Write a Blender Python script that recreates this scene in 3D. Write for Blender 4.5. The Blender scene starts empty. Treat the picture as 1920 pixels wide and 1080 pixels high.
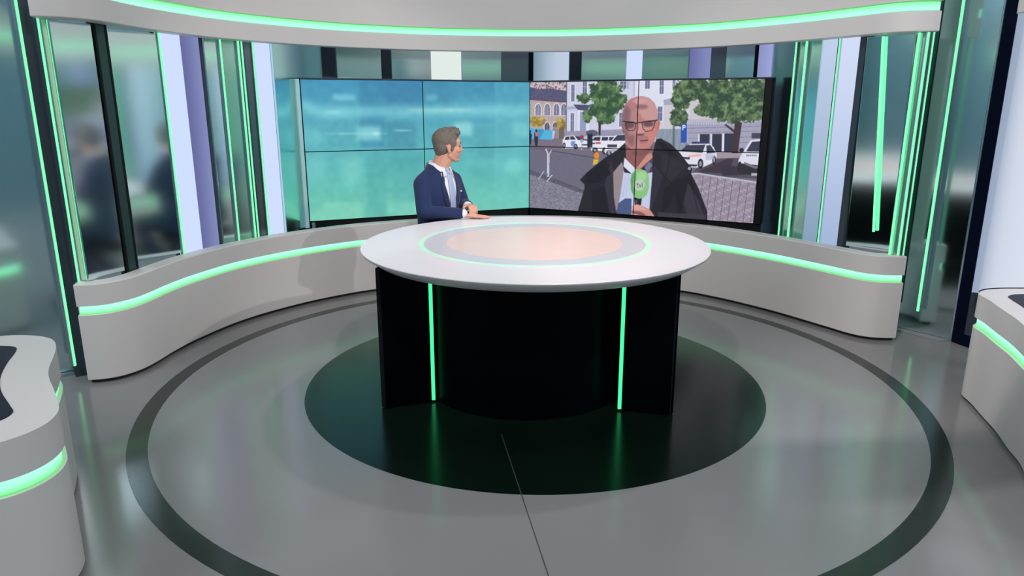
import bpy, bmesh, math, random
import numpy as np
from mathutils import Vector, Matrix
random.seed(4); rng = np.random.RandomState(7)
scene = bpy.context.scene
COL = scene.collection
PI = math.pi

# ------------------------------------------------------------------ camera, world, light, exposure
cam_d = bpy.data.cameras.new('camera'); cam_d.sensor_width = 36.0
cam_d.lens = 1331.0 / 1920.0 * 36.0; cam_d.clip_start = .05
cam = bpy.data.objects.new('camera', cam_d); COL.objects.link(cam)
cam.location = (-0.0725, -3.8524, 1.5350)
cam.rotation_euler = (PI / 2 - 0.2530, 0.0, 0.0131)
scene.camera = cam
scene.view_settings.view_transform = 'Standard'
scene.view_settings.look = 'None'
scene.view_settings.exposure = 0.0
scene.view_settings.gamma = 1.0
scene.view_settings.use_curve_mapping = False

world = bpy.data.worlds.new('world'); scene.world = world; world.use_nodes = True
bg = world.node_tree.nodes['Background']
bg.inputs[0].default_value = (.5, .62, .72, 1); bg.inputs[1].default_value = .05

def area(name, loc, target, size, power, color=(1, 1, 1), sizey=None, spread=None):
    d = bpy.data.lights.new(name, 'AREA'); d.energy = power; d.color = color; d.size = size
    if sizey: d.shape = 'RECTANGLE'; d.size_y = sizey
    if spread: d.spread = spread
    o = bpy.data.objects.new(name, d); COL.objects.link(o); o.location = loc
    o.rotation_euler = (Vector(target) - Vector(loc)).to_track_quat('-Z', 'Y').to_euler()
    return o
def spot(name, loc, target, power, angle, blend=.3, color=(1, 1, 1), r=.08):
    d = bpy.data.lights.new(name, 'SPOT'); d.energy = power; d.color = color
    d.spot_size = math.radians(angle); d.spot_blend = blend; d.shadow_soft_size = r
    o = bpy.data.objects.new(name, d); COL.objects.link(o); o.location = loc
    o.rotation_euler = (Vector(target) - Vector(loc)).to_track_quat('-Z', 'Y').to_euler()
    return o
area('softbox_front_left', (-2.6, -4.4, 4.75), (-.4, .8, .6), 1.4, 80, (1, .955, .94))
area('softbox_front_right', (2.2, -4.6, 4.75), (.6, .6, .6), 1.4, 100, (1, .955, .95))
area('softbox_top', (0, -.3, 4.7), (0, -.3, 0), 2.4, 34, (1, .96, .97))
spot('spot_desk_key', (1.0, -4.2, 4.8), (-.2, .3, .8), 470, 28, .6, (1, .94, .94))
spot('spot_desk_back', (1.3, 1.5, 4.7), (0, 0, .8), 190, 32, .6, (1, .92, .96))
spot('spot_backdrop_left', (1.2, -4.2, 4.8), (-1.9, 1.2, .4), 60, 36, .4, (1, .95, .94))
spot('spot_side_right', (5.6, -3.5, 4.6), (-1.6, 1.6, .35), 480, 26, .35, (1, .95, .94), .05)
spot('spot_backdrop_right', (-1.3, -4.2, 4.8), (2.1, 1.0, .5), 370, 36, .4, (1, .95, .94))
spot('spot_plinth_right', (-1.0, -4.2, 4.8), (2.2, -.7, .4), 400, 26, .6, (1, .95, .96))
for wx, wy in ((-5.3, -3.4), (-4.6, 2.6), (4.6, -4.2), (4.6, 2.6)):  # added washes, brighten the unseen room that the mirrors reflect
    area('fill_wash', (wx, wy, 4.7), (wx * 1.2, wy * .8, 1.2), 1.6, 140, (.80, .93, 1))
area('fill_wash', (0, -5.6, 4.7), (0, -7.2, 2.2), 2.4, 110, (.80, .93, 1))
area('fill_wash', (0, 4.2, 4.7), (0, 5.4, 2.2), 2.4, 60, (.70, .88, 1))

# ------------------------------------------------------------------ materials
def mat(name, color, rough=.5, metal=0.0, spec=.5, noise=0.0, nscale=6.0, bump=0.0, bscale=60.0,
        coat=0.0, emit=None, estr=0.0, sheen=0.0, sub=0.0, rnoise=0.0):
    m = bpy.data.materials.new(name); m.use_nodes = True
    nt = m.node_tree; b = nt.nodes['Principled BSDF']
    b.inputs['Base Color'].default_value = (*color, 1); b.inputs['Roughness'].default_value = rough
    b.inputs['Metallic'].default_value = metal; b.inputs['Specular IOR Level'].default_value = spec
    b.inputs['Coat Weight'].default_value = coat; b.inputs['Sheen Weight'].default_value = sheen
    b.inputs['Subsurface Weight'].default_value = sub
    if sub: b.inputs['Subsurface Scale'].default_value = .01
    tc = nt.nodes.new('ShaderNodeTexCoord')
    if noise:
        n = nt.nodes.new('ShaderNodeTexNoise'); n.inputs['Scale'].default_value = nscale; n.inputs['Detail'].default_value = 5
        nt.links.new(tc.outputs['Object'], n.inputs['Vector'])
        mx = nt.nodes.new('ShaderNodeMix'); mx.data_type = 'RGBA'
        mx.inputs[6].default_value = (*[c * (1 - noise) for c in color], 1)
        mx.inputs[7].default_value = (*[min(1, c * (1 + noise)) for c in color], 1)
        nt.links.new(n.outputs['Fac'], mx.inputs[0]); nt.links.new(mx.outputs[2], b.inputs['Base Color'])
    if rnoise:
        n = nt.nodes.new('ShaderNodeTexNoise'); n.inputs['Scale'].default_value = 1.3; n.inputs['Detail'].default_value = 4
        nt.links.new(tc.outputs['Object'], n.inputs['Vector'])
        mr = nt.nodes.new('ShaderNodeMapRange'); mr.inputs[3].default_value = rough - rnoise; mr.inputs[4].default_value = rough + rnoise
        nt.links.new(n.outputs['Fac'], mr.inputs[0]); nt.links.new(mr.outputs[0], b.inputs['Roughness'])
    if bump:
        n = nt.nodes.new('ShaderNodeTexNoise'); n.inputs['Scale'].default_value = bscale; n.inputs['Detail'].default_value = 4
        nt.links.new(tc.outputs['Object'], n.inputs['Vector'])
        bp = nt.nodes.new('ShaderNodeBump'); bp.inputs['Strength'].default_value = bump; bp.inputs['Distance'].default_value = .01
        nt.links.new(n.outputs['Fac'], bp.inputs['Height']); nt.links.new(bp.outputs[0], b.inputs['Normal'])
    if emit:
        b.inputs['Emission Color'].default_value = (*emit, 1); b.inputs['Emission Strength'].default_value = estr
    return m

def lightbox_mat(name, edge, mid, axis='X', lo=0., hi=1., strength=1.0, zlo=None):
    """glowing diffuser: its hot spot is a colour ramp painted along one axis"""
    m = bpy.data.materials.new(name); m.use_nodes = True; nt = m.node_tree
    for n in list(nt.nodes): nt.nodes.remove(n)
    out = nt.nodes.new('ShaderNodeOutputMaterial'); em = nt.nodes.new('ShaderNodeEmission')
    tc = nt.nodes.new('ShaderNodeTexCoord'); sp = nt.nodes.new('ShaderNodeSeparateXYZ')
    nt.links.new(tc.outputs['Generated'], sp.inputs[0])
    rp = nt.nodes.new('ShaderNodeValToRGB'); rp.color_ramp.interpolation = 'B_SPLINE'  # the brightness falloff is put into the emission colour
    el = rp.color_ramp.elements
    el[0].position = lo; el[0].color = (*edge, 1); el[1].position = hi; el[1].color = (*mid, 1)
    nt.links.new(sp.outputs[axis], rp.inputs[0]); nt.links.new(rp.outputs[0], em.inputs[0])
    em.inputs[1].default_value = strength; nt.links.new(em.outputs[0], out.inputs[0])
    return m

M = {}
M['white'] = mat('white_lacquer', (.715, .66, .645), .42, spec=.35, noise=.025, nscale=2.0, bump=.02, bscale=20)
M['whitetop'] = mat('desk_laminate', (.88, .83, .855), .32, spec=.4, noise=.02, nscale=3)
M['shadowgap'] = mat('dark_recess', (.015, .015, .017), .6)
M['floor'] = mat('grey_resin_floor', (.250, .238, .240), .14, spec=.45, noise=.06, nscale=1.2, rnoise=.05, bump=.006, bscale=3)
M['floor_in'] = mat('pale_grey_floor_inlay', (.262, .250, .255), .17, spec=.4, noise=.05, nscale=1.4, rnoise=.05)
M['ring'] = mat('dark_grey_floor_ring', (.024, .032, .028), .17, spec=.30, noise=.1, nscale=3)
M['disc'] = mat('black_floor_disc', (.003, .009, .006), .20, spec=.30, noise=.15, nscale=2)
M['black'] = mat('black_gloss', (.001, .0013, .003), .34, spec=.05)
M['blackmat'] = mat('black_matt', (.006, .007, .009), .5, spec=.2)
M['navyblk'] = mat('dark_navy_gloss', (.002, .004, .018), .4, spec=.08, bump=.05, bscale=4)
M['mirror'] = mat('tinted_mirror', (.74, .90, .92), .12, metal=1.0, rnoise=.02, bump=.02, bscale=1.2)
M['mirror_soft'] = mat('hazy_tinted_mirror', (.62, .86, .80), .20, metal=1.0, bump=.03, bscale=1.2)
M['mirror_dark'] = mat('smoked_mirror', (.26, .26, .32), .22, metal=1.0)
M['darkframe'] = mat('dark_grey_frame', (.055, .065, .09), .35, metal=.4)
M['tealframe'] = mat('green_grey_mullion', (.045, .09, .09), .35, metal=.5, spec=.5)
M['alu'] = mat('brushed_aluminium', (.55, .62, .66), .28, metal=1.0, noise=.05)
M['cyanspill'] = mat('cyan_spill_trim', (.55, .86, .90), .6)  # cyan spill from the screens is painted into this colour
M['room'] = mat('studio_wall', (.16, .27, .31), .8, noise=.1, nscale=2)
M['ceil'] = mat('studio_ceiling', (.10, .15, .17), .9)
def emis(name, c, s):
    return mat(name, (.02, .03, .025), .5, spec=.1, emit=c, estr=s)
M['led'] = emis('green_led_diffuser', (.17, 1.0, .36), 1.7)
M['led_wide'] = lightbox_mat('green_led_band', (.17, 1.0, .24), (.37, 1.0, .68), 'Z', .06, .48, 1.3)
M['led_cove'] = lightbox_mat('green_led_cove', (.37, 1.0, .68), (.17, 1.0, .24), 'Z', .52, .97, 1.3)
M['led_desk'] = emis('desk_green_led', (.06, 1.0, .34), 1.35)
M['light_white'] = emis('cool_white_diffuser', (.62, .72, 1.0), 1.0)
M['light_warm'] = lightbox_mat('white_diffuser', (.62, .72, 1.0), (.76, .84, .80), 'Z', .2, .5, 1.0)
M['lavender'] = lightbox_mat('dim_lavender_diffuser', (.14, .155, .37), (.30, .34, .66), 'X', 0, 1.0, .85)
M['lav_pale'] = lightbox_mat('pale_lavender_diffuser', (.28, .32, .60), (.42, .48, .85), 'X', 0, 1.0, .85)
M['bluewhite'] = lightbox_mat('blue_white_diffuser', (.16, .30, .42), (.62, .72, .95), 'Z', .15, .62, .9)
M['bluewhite2'] = lightbox_mat('bright_blue_diffuser', (.32, .44, .68), (.70, .78, 1.0), 'Z', .2, .6, .95)
M['silverblue'] = lightbox_mat('silver_blue_diffuser', (.15, .27, .35), (.58, .68, .84), 'X', .0, .55, .9)
M['skin'] = mat('skin', (.70, .36, .26), .5, spec=.3, noise=.08, nscale=30, sub=.15)
M['hair'] = mat('short_brown_hair', (.17, .135, .115), .6, noise=.7, nscale=150, bump=.5, bscale=230)
M['suit'] = mat('navy_suit_cloth', (.024, .037, .105), .85, spec=.12, noise=.12, nscale=90, bump=.6, bscale=11, sheen=.15)
M['suit2'] = mat('navy_lapel_cloth', (.016, .027, .085), .75, spec=.2, noise=.1, nscale=90, sheen=.3)
M['shirt'] = mat('white_shirt', (.80, .80, .86), .7)
M['tie'] = mat('pale_blue_tie', (.42, .48, .68), .55, noise=.08, nscale=80)
M['eye'] = mat('eye', (.10, .08, .07), .25)
M['shoe'] = mat('shoe_leather', (.01, .008, .007), .3)

# ------------------------------------------------------------------ mesh helpers
def link_mesh(name, verts, faces, m=None, parent=None, smooth=False, loc=None):
    me = bpy.data.meshes.new(name); me.from_pydata([tuple(map(float, v)) for v in verts], [], faces); me.update()
    if m: me.materials.append(m)
    if smooth:
        me.polygons.foreach_set('use_smooth', [True] * len(me.polygons))
    o = bpy.data.objects.new(name, me); COL.objects.link(o)
    if parent: o.parent = parent
    if loc: o.location = loc
    return o
def fixn(o):
    bm = bmesh.new(); bm.from_mesh(o.data); bmesh.ops.recalc_face_normals(bm, faces=bm.faces); bm.to_mesh(o.data); bm.free(); return o
def auto(o, ang=35):
    """smooth shading with sharp edges by angle, done in the mesh"""
    bm = bmesh.new(); bm.from_mesh(o.data); bmesh.ops.recalc_face_normals(bm, faces=bm.faces)
    for f in bm.faces: f.smooth = True
    for e in bm.edges:
        if len(e.link_faces) == 2 and e.calc_face_angle(0) > math.radians(ang): e.smooth = False
    bm.to_mesh(o.data); bm.free(); return o
def tag(o, label=None, cat=None, group=None, kind=None):
    if label: o['label'] = label
    if cat: o['category'] = cat
    if group: o['group'] = group
    if kind: o['kind'] = kind
    return o
def empty(name, loc, label=None, cat=None, group=None):
    o = bpy.data.objects.new(name, None); COL.objects.link(o); o.location = loc; o.empty_display_size = .1
    return tag(o, label, cat, group)
def struct(o): o['kind'] = 'structure'; return o
def box(name, c, s, m, parent=None, rz=0, bevel=0.0):
    bm = bmesh.new(); bmesh.ops.create_cube(bm, size=1)
    for v in bm.verts: v.co = Vector((v.co.x * s[0], v.co.y * s[1], v.co.z * s[2]))
    if bevel: bmesh.ops.bevel(bm, geom=bm.edges, offset=bevel, segments=2, affect='EDGES', profile=.6)
    me = bpy.data.meshes.new(name); bm.to_mesh(me); bm.free(); me.materials.append(m)
    o = bpy.data.objects.new(name, me); COL.objects.link(o); o.location = c; o.rotation_euler = (0, 0, rz)
    if parent: o.parent = parent
    return o
def catmull(pts, n=8):
    P = [np.array(p, float) for p in pts]; P = [2 * P[0] - P[1]] + P + [2 * P[-1] - P[-2]]
    out = []
    for i in range(1, len(P) - 2):
        p0, p1, p2, p3 = P[i - 1:i + 3]
        for k in range(n):
            t = k / n
            out.append(.5 * ((2 * p1) + (-p0 + p2) * t + (2 * p0 - 5 * p1 + 4 * p2 - p3) * t * t + (-p0 + 3 * p1 - 3 * p2 + p3) * t ** 3))
    out.append(P[-2]); return np.array(out)
def normals2(path, sign=1):
    t = np.gradient(path, axis=0); t /= np.linalg.norm(t, axis=1)[:, None]
    return np.stack([-t[:, 1], t[:, 0]], 1) * sign
def sweep(name, path, prof, m, parent=None, sign=1, trim=(0, 0), origin=(0, 0, 0)):
    """closed profile [(d, z)] carried along a plan curve; d runs away from the visible face"""
    nn = normals2(path, sign); a, b = trim; path = path[a:len(path) - b]; nn = nn[a:len(nn) - b]
    V = []; F = []; k = len(prof)
    for p, n in zip(path, nn):
        for d, z in prof: V.append((p[0] + n[0] * d - origin[0], p[1] + n[1] * d - origin[1], z - origin[2]))
    for i in range(len(path) - 1):
        for j in range(k):
            j2 = (j + 1) % k; F.append((i * k + j, i * k + j2, (i + 1) * k + j2, (i + 1) * k + j))
    F.append(tuple(range(k))[::-1]); F.append(tuple((len(path) - 1) * k + j for j in range(k)))
    o = link_mesh(name, V, F, m, parent); return auto(o, 30)
def prism(name, poly, z0, z1, m, parent=None, origin=(0, 0, 0), sm=30):
    n = len(poly); V = [(x - origin[0], y - origin[1], z0 - origin[2]) for x, y in poly] + [(x - origin[0], y - origin[1], z1 - origin[2]) for x, y in poly]
    F = [tuple(range(n))[::-1], tuple(range(n, 2 * n))] + [(i, (i + 1) % n, n + (i + 1) % n, n + i) for i in range(n)]
    return auto(link_mesh(name, V, F, m, parent), sm)
def lathe(name, prof, m, parent=None, n=96, c=(0, 0, 0), sm=35, a0=0, a1=2 * PI):
    V = []; F = []; full = abs(a1 - a0 - 2 * PI) < 1e-6; k = len(prof); cols = n if full else n + 1
    for i in range(cols):
        a = a0 + (a1 - a0) * i / n
        for r, z in prof: V.append((c[0] + r * math.cos(a), c[1] + r * math.sin(a), c[2] + z))
    for i in range(n):
        i2 = (i + 1) % cols
        for j in range(k - 1): F.append((i * k + j, i2 * k + j, i2 * k + j + 1, i * k + j + 1))
    o = link_mesh(name, V, F, m, parent)
    bm = bmesh.new(); bm.from_mesh(o.data); bmesh.ops.remove_doubles(bm, verts=bm.verts, dist=1e-5); bm.to_mesh(o.data); bm.free()
    return auto(o, sm)
def ring_flat(name, r0, r1, z0, z1, m, parent=None, c=(0, 0, 0), n=160):
    return lathe(name, [(r0, z0), (r1, z0), (r1, z1), (r0, z1), (r0, z0)], m, parent, n, c)
def slab(name, a, b, z0, z1, th, m, parent=None, cen=None, curve=0.0, bevel=.002):
    """upright panel between plan points a and b, its thickness going outward (away from the set centre)"""
    a = np.array(a, float); b = np.array(b, float); c = (a + b) / 2; L = np.linalg.norm(b - a)
    ang = math.atan2(b[1] - a[1], b[0] - a[0]); n = np.array([-math.sin(ang), math.cos(ang)])
    if np.dot(n, c) < 0: n = -n; flip = -1
    else: flip = 1
    if abs(curve) < 1e-6:
        o = box(name, ((c + n * th / 2)[0], (c + n * th / 2)[1], (z0 + z1) / 2), (L, th, z1 - z0), m, None, ang, bevel)
    else:
        K = 16; poly = []
        for i in range(K + 1):
            t = i / K; poly.append(((t - .5) * L, -flip * curve * (1 - (2 * t - 1) ** 2)))
        poly += [(L / 2, flip * th), (-L / 2, flip * th)]
        o = prism(name, poly, 0, z1 - z0, m); o.location = (c[0], c[1], z0); o.rotation_euler = (0, 0, ang)
    if parent:
        o.parent = parent; o.location = Vector(o.location) - parent.location
    return o

# ------------------------------------------------------------------ the studio shell
fl = box('floor', (0, -.8, -.05), (12.4, 12.8, .1), M['floor']); struct(fl)
struct(box('ceiling', (0, -.8, 5.05), (12.4, 12.8, .1), M['ceil']))
struct(box('wall_back', (0, 5.65, 2.5), (12.4, .1, 5), M['room']))
struct(box('wall_front', (0, -7.25, 2.5), (12.4, .1, 5), M['room']))
struct(box('wall_left', (-6.25, -.8, 2.5), (.1, 12.8, 5), M['room']))
struct(box('wall_right', (6.25, -.8, 2.5), (.1, 12.8, 5), M['room']))
struct(ring_flat('trim_1', 2.0, 2.0885, 0, .0022, M['ring']))
struct(ring_flat('trim_2', 1.275, 2.0, 0, .002, M['floor_in']))
struct(lathe('trim_3', [(0, 0), (1.275, 0), (1.275, .0024), (0, .0024)], M['disc'], n=160))
# the floor seam that runs out from the desk
sd = np.array([.0223 + .1646, -1.7824 + .7296]); sd /= np.linalg.norm(sd); sn = np.array([-sd[1], sd[0]])
s0 = np.array([-.1646, -.7296]); M['seam'] = mat('floor_seam', (.06, .062, .065), .5)
def seam(name, p, q, w, z):
    return struct(prism(name, [tuple(p + sn * w), tuple(q + sn * w), tuple(q - sn * w), tuple(p - sn * w)], 0, z, M['seam']))
seam('trim_4', s0, s0 + sd * 3.4, .0020, .0030)

# ------------------------------------------------------------------ the low wall, plinths and fascias
BENCH = catmull([(-2.52, -.125), (-2.44, -.105), (-2.36, -.05), (-2.30, .06), (-2.275, .21), (-2.262, .38), (-2.215, .645), (-2.08, 1.05),
                 (-1.85, 1.42), (-1.59, 1.71), (-1.28, 1.95), (-.7, 2.22), (0, 2.325), (.6, 2.245), (1.20, 1.97), (1.50, 1.735),
                 (1.81, 1.363), (2.05, .98), (2.165, .79), (2.26, .71), (2.36, .688), (2.43, .688)], 10)
def groove_prof(z0, z1, g0, g1, T, gd=.022):
    return [(0.004, z0), (0, z0 + .004), (0, g0), (gd, g0 + .004), (gd, g1 - .004), (0, g1), (0, z1 - .006), (.006, z1), (T, z1), (T, z0)]
def low_wall(name, path, T, label, trim, led=(.402, .456), ztop=.58, cat='low wall'):
    mid = path[len(path) // 2]
    root = empty(name, (mid[0], mid[1], 0), label, cat); og = (mid[0], mid[1], 0)
    sweep('wall_body', path, groove_prof(.022, ztop, led[0], led[1], T), M['white'], root, 1, origin=og)
    sweep('plinth', path, [(.025, 0), (T - .02, 0), (T - .02, .022), (.025, .022)], M['shadowgap'], root, 1, trim=(1, 1), origin=og)
    s = sweep('led_strip', path, [(.014, led[0] + .006), (.0205, led[0] + .006), (.0205, led[1] - .006), (.014, led[1] - .006)], M['led_wide'], root, 1, trim=trim, origin=og)
    s['label'] = 'glowing green light line'
    return root
low_wall('low_wall', BENCH, .10, 'long curved white low wall with a green light line, running behind the round desk', (1, 1))

def fascia(name, path, T, label, trim, led=(2.075, 2.135)):
    mid = path[len(path) // 2]; og = (mid[0], mid[1], 1.96)
    root = empty(name, og, label, 'fascia')
    sweep('fascia_body', path, groove_prof(1.96, 2.72, led[0], led[1], T), M['white'], root, 1, origin=og)
    s = sweep('led_strip', path, [(.014, led[0] + .006), (.0205, led[0] + .006), (.0205, led[1] - .006), (.014, led[1] - .006)], M['led_cove'], root, 1, trim=trim, origin=og)
    s['label'] = 'glowing green light line'
    return root
fascia('overhead_fascia', BENCH, .10, 'long curved white fascia with a green light line above the video wall', (1, 1))
# fascia hangers up to the ceiling (above the frame)
# left plinth in the foreground
LP = [(-2.291, -1.004), (-2.233, -.992), (-2.16, -.995), (-2.089, -1.016), (-2.028, -1.057), (-1.965, -1.138), (-1.900, -1.255), (-1.84, -1.375), (-1.775, -1.475),
      (-1.69, -1.58), (-1.605, -1.69), (-1.56, -1.76), (-1.540, -1.84), (-1.553, -1.918), (-1.60, -1.985), (-1.68, -2.03), (-1.80, -2.06), (-1.95, -2.06)]
LPath = catmull(LP, 6)
def plinth(name, front, back, label, led=(.402, .456), ztop=.58, recess=None):
    c = front.mean(axis=0); root = empty(name, (c[0], c[1], 0), label, 'plinth'); og = (c[0], c[1], 0)
    nn = normals2(front, sgn)
    inner = [tuple(p + n * .03) for p, n in zip(front, nn)]; gi = [tuple(p + n * .022) for p, n in zip(front, nn)]
    full = [tuple(p) for p in front] + back
    prism('lower_body', full, .018, led[0], M['white'], root, og)
    prism('upper_body', full, led[1], ztop, M['white'], root, og)
    prism('groove_core', gi + back, led[0], led[1], M['white'], root, og)
    prism('plinth_base', inner + back, 0, .018, M['shadowgap'], root, og)
    s = sweep('led_strip', front, [(.014, led[0] + .004), (.0212, led[0] + .004), (.0212, led[1] - .004), (.014, led[1] - .004)], M['led_wide'], root, sgn, trim=(3, 3), origin=og)
    s['label'] = 'glowing green light line'
    if recess is not None:
        r = prism('recessed_screen', [tuple(p) for p in recess], ztop - .004, ztop + .0025, M['navyblk'], root, og); r['label'] = 'black recessed panel in the top'
    return root
sgn = -1
LREC = catmull([(-2.30, -1.130), (-2.193, -1.136), (-2.124, -1.150), (-2.085, -1.205), (-2.03, -1.33), (-1.955, -1.47), (-1.86, -1.60), (-1.745, -1.72), (-1.697, -1.775), (-1.70, -1.84), (-1.78, -1.90)], 5)
plinth('plinth', LPath, [(-2.15, -2.0), (-2.35, -1.7), (-2.45, -1.35), (-2.42, -1.10)], 'white wavy plinth with a green light line and dark top recess at the left edge', recess=list(LREC) + [(-1.95, -1.9), (-2.25, -1.6), (-2.38, -1.3)])
RP = [(2.62, -.135), (2.50, -.138), (2.40, -.165), (2.335, -.215), (2.306, -.262), (2.290, -.36), (2.247, -.53), (2.205, -.70), (2.145, -.88), (2.105, -1.02), (2.02, -1.20), (1.90, -1.42), (1.78, -1.62), (1.76, -1.78), (1.86, -1.88), (2.02, -1.90)]
RPath = catmull(RP, 6)
RREC = catmull([(2.60, -.262), (2.50, -.262), (2.43, -.300), (2.405, -.36), (2.38, -.46), (2.34, -.60), (2.29, -.78), (2.22, -.98), (2.10, -1.25), (1.98, -1.45)], 5)
sgn = 1
plinth('plinth', RPath, [(2.25, -1.8), (2.5, -1.4), (2.68, -.9), (2.72, -.3)], 'white wavy plinth with a green light line under the lit column at the right edge', recess=list(RREC) + [(2.15, -1.5), (2.4, -1.1), (2.55, -.6), (2.62, -.35)])
RF = RPath[14:]
mid = RF[len(RF) // 2]
rf = empty('overhead_fascia', (mid[0], mid[1], 1.96), 'short white fascia end above the lit column in the top right corner', 'fascia')
prism('fascia_body', [tuple(p + np.array([-.03, .02])) for p in RPath] + [(2.25, -1.8), (2.5, -1.4), (2.68, -.9), (2.72, -.3)], 1.955, 2.30, M['white'], rf, (mid[0], mid[1], 1.96))
sweep('led_strip', RPath, [(-.03, 2.075), (-.022, 2.075), (-.022, 2.135), (-.03, 2.135)], M['led_wide'], rf, 1, trim=(22, 0), origin=(mid[0], mid[1], 1.96))
lf = empty('overhead_fascia', (-1.95, -1.5, 1.96), 'white fascia over the left edge plinth, outside the picture', 'fascia')
prism('fascia_body', [tuple(p) for p in LPath] + [(-2.15, -2.0), (-2.35, -1.7), (-2.45, -1.35), (-2.42, -1.10)], 1.96, 2.72, M['white'], lf, (-1.95, -1.5, 1.96))
sweep('led_strip', LPath, [(-.004, 2.075), (.002, 2.075), (.002, 2.135), (-.004, 2.135)], M['led_wide'], lf, -1, origin=(-1.95, -1.5, 1.96))

ff = empty('overhead_fascia', (0, -2.4, 1.96), 'added white fascia closing the ring overhead in front of the camera, for the mirrors to reflect', 'fascia')  # added out of view to give the mirrors something to reflect
FF = np.array([(2.42 * math.cos(t), 2.42 * math.sin(t)) for t in np.linspace(math.radians(-52), math.radians(-127), 60)])
sweep('fascia_body', FF, groove_prof(1.96, 2.30, 2.075, 2.135, .10), M['white'], ff, 1, origin=(0, -2.4, 1.96))
sweep('led_strip', FF, [(.014, 2.081), (.0205, 2.081), (.0205, 2.129), (.014, 2.129)], M['led_wide'], ff, 1, trim=(1, 1), origin=(0, -2.4, 1.96))

# ------------------------------------------------------------------ upright panels, lightboxes and light strips
ZT = 2.70
def panel(name, a, b, m, label, cat, th=.02, z0=0.0, z1=ZT, frame=None, group=None, curve=0.0, part='pane', tilt=0.0):
    a = np.array(a, float); b = np.array(b, float); c = (a + b) / 2
    root = empty(name, (c[0], c[1], z0), label, cat, group)
    pn = slab(part, a, b, z0, z1, th, m, root, curve=curve)
    pn.rotation_euler[0] = tilt
    if frame is not None:
        u = (b - a) / np.linalg.norm(b - a); n = np.array([-u[1], u[0]]); n = n if np.dot(n, c) > 0 else -n
        slab('backing', a + n * (th + .003) , b + n * (th + .003), z0, z1, .03, frame, root)
    return root
MP = lambda a, b, label, m='mirror', **k: panel('mirror', a, b, M[m], label, 'mirror panel', frame=M['white'], **k)
LB = lambda a, b, label, m='light_white', **k: panel('lightbox', a, b, M[m], label, 'lightbox', th=.04, part='diffuser', frame=M['darkframe'], **k)
def strip(xy, z0, z1, label, w=.016, m='led', housing=True, top=None, hm='alu', side=None, depth=.02):
    x, y = xy
    root = empty('light_strip', (x, y, z0), label, 'light strip', None)
    n = np.array([x, y]) / math.hypot(x, y); ang = math.atan2(-n[0], n[1])
    if z0 < .5: root.location = (x - n[0] * .006, y - n[1] * .006, z0)
    if top is None:
        box('led_tube', (-n[0] * .001, -n[1] * .001, (z1 - z0) / 2), (w, depth * .3, z1 - z0), M[m], root, ang, .002)
        if housing: box('housing', (n[0] * depth * .5, n[1] * depth * .5, (z1 - z0) / 2), (w + .010, depth * .9, z1 - z0), M[hm], root, ang, .001)
    else:  # leaning bar, used only to stand in for a mirror reflection
        L = math.dist((x, y, z0), (*top, z1)); o = box('led_tube', ((top[0] - x) / 2, (top[1] - y) / 2, (z1 - z0) / 2), (w, w, L), M[m], root, 0, .003)
        o.rotation_euler = Vector((top[0] - x, top[1] - y, z1 - z0)).to_track_quat('Z', 'Y').to_euler()
    return root

# left side, from the left end of the low wall towards the video wall
MP((-2.480, -.045), (-2.408, .197), 'wide mirror panel at the left end of the low wall, left of the dark mullion', z0=.584, z1=1.956)
mu = panel('mullion', (-2.403, .205), (-2.378, .285), M['tealframe'], 'dark green-grey leaning mullion between the two left mirror panels', 'mullion', th=.045, part='post')
slab('edge_bead', (-2.3985, .203), (-2.3935, .2175), 0, ZT, .05, M['blackmat'], mu); slab('edge_bead', (-2.3785, .274), (-2.3735, .288), 0, ZT, .05, M['blackmat'], mu)
MP((-2.464, .451), (-2.319, .731), 'mirror panel between the dark mullion and the wide white light panel', z0=.584, z1=1.956)
strip((-2.533, -.052), .581, 1.958, 'bright green light strip standing on the left end of the low wall', .015, hm='darkframe')
strip((-2.312, .738), .1, ZT, 'green light strip down the left edge of the wide white light panel', .012, 'led', hm='alu')
LB((-2.309, .757), (-2.270, .935), 'wide glowing white light panel on the left side')
LB((-2.262, .945), (-2.228, 1.112), 'dim lavender light panel right of the wide white one', 'lavender')
panel('edge_trim', (-2.226, 1.118), (-2.217, 1.148), M['darkframe'], 'thin grey edge trim right of the left lavender light panel', 'trim', th=.03, part='profile')
MP((-2.224, 1.183), (-2.170, 1.262), 'narrow mirror panel between the lavender panel and a green strip', 'mirror')
strip((-2.150, 1.266), .1, ZT, 'single thin green light strip right of the left lavender panel', .010)
MP((-2.148, 1.285), (-2.082, 1.372), 'green-tinted mirror panel between two thin green strips at the left', 'mirror_soft')
strip((-2.066, 1.370), .1, ZT, 'left one of the close pair of thin green strips', .011)
strip((-2.050, 1.391), .1, ZT, 'right one of the close pair of thin green strips', .008)
MP((-2.040, 1.418), (-2.006, 1.460), 'narrow black-looking mirror panel left of the second white light panel', 'mirror_dark')
strip((-1.996, 1.459), .1, ZT, 'green light strip on the left edge of the second white light panel', .008)
LB((-1.990, 1.480), (-1.912, 1.577), 'narrower glowing white light panel left of the video wall')
MP((-1.905, 1.610), (-1.745, 2.340), 'mirror panel turned sideways between white light panel and video wall', 'mirror_soft')
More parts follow.
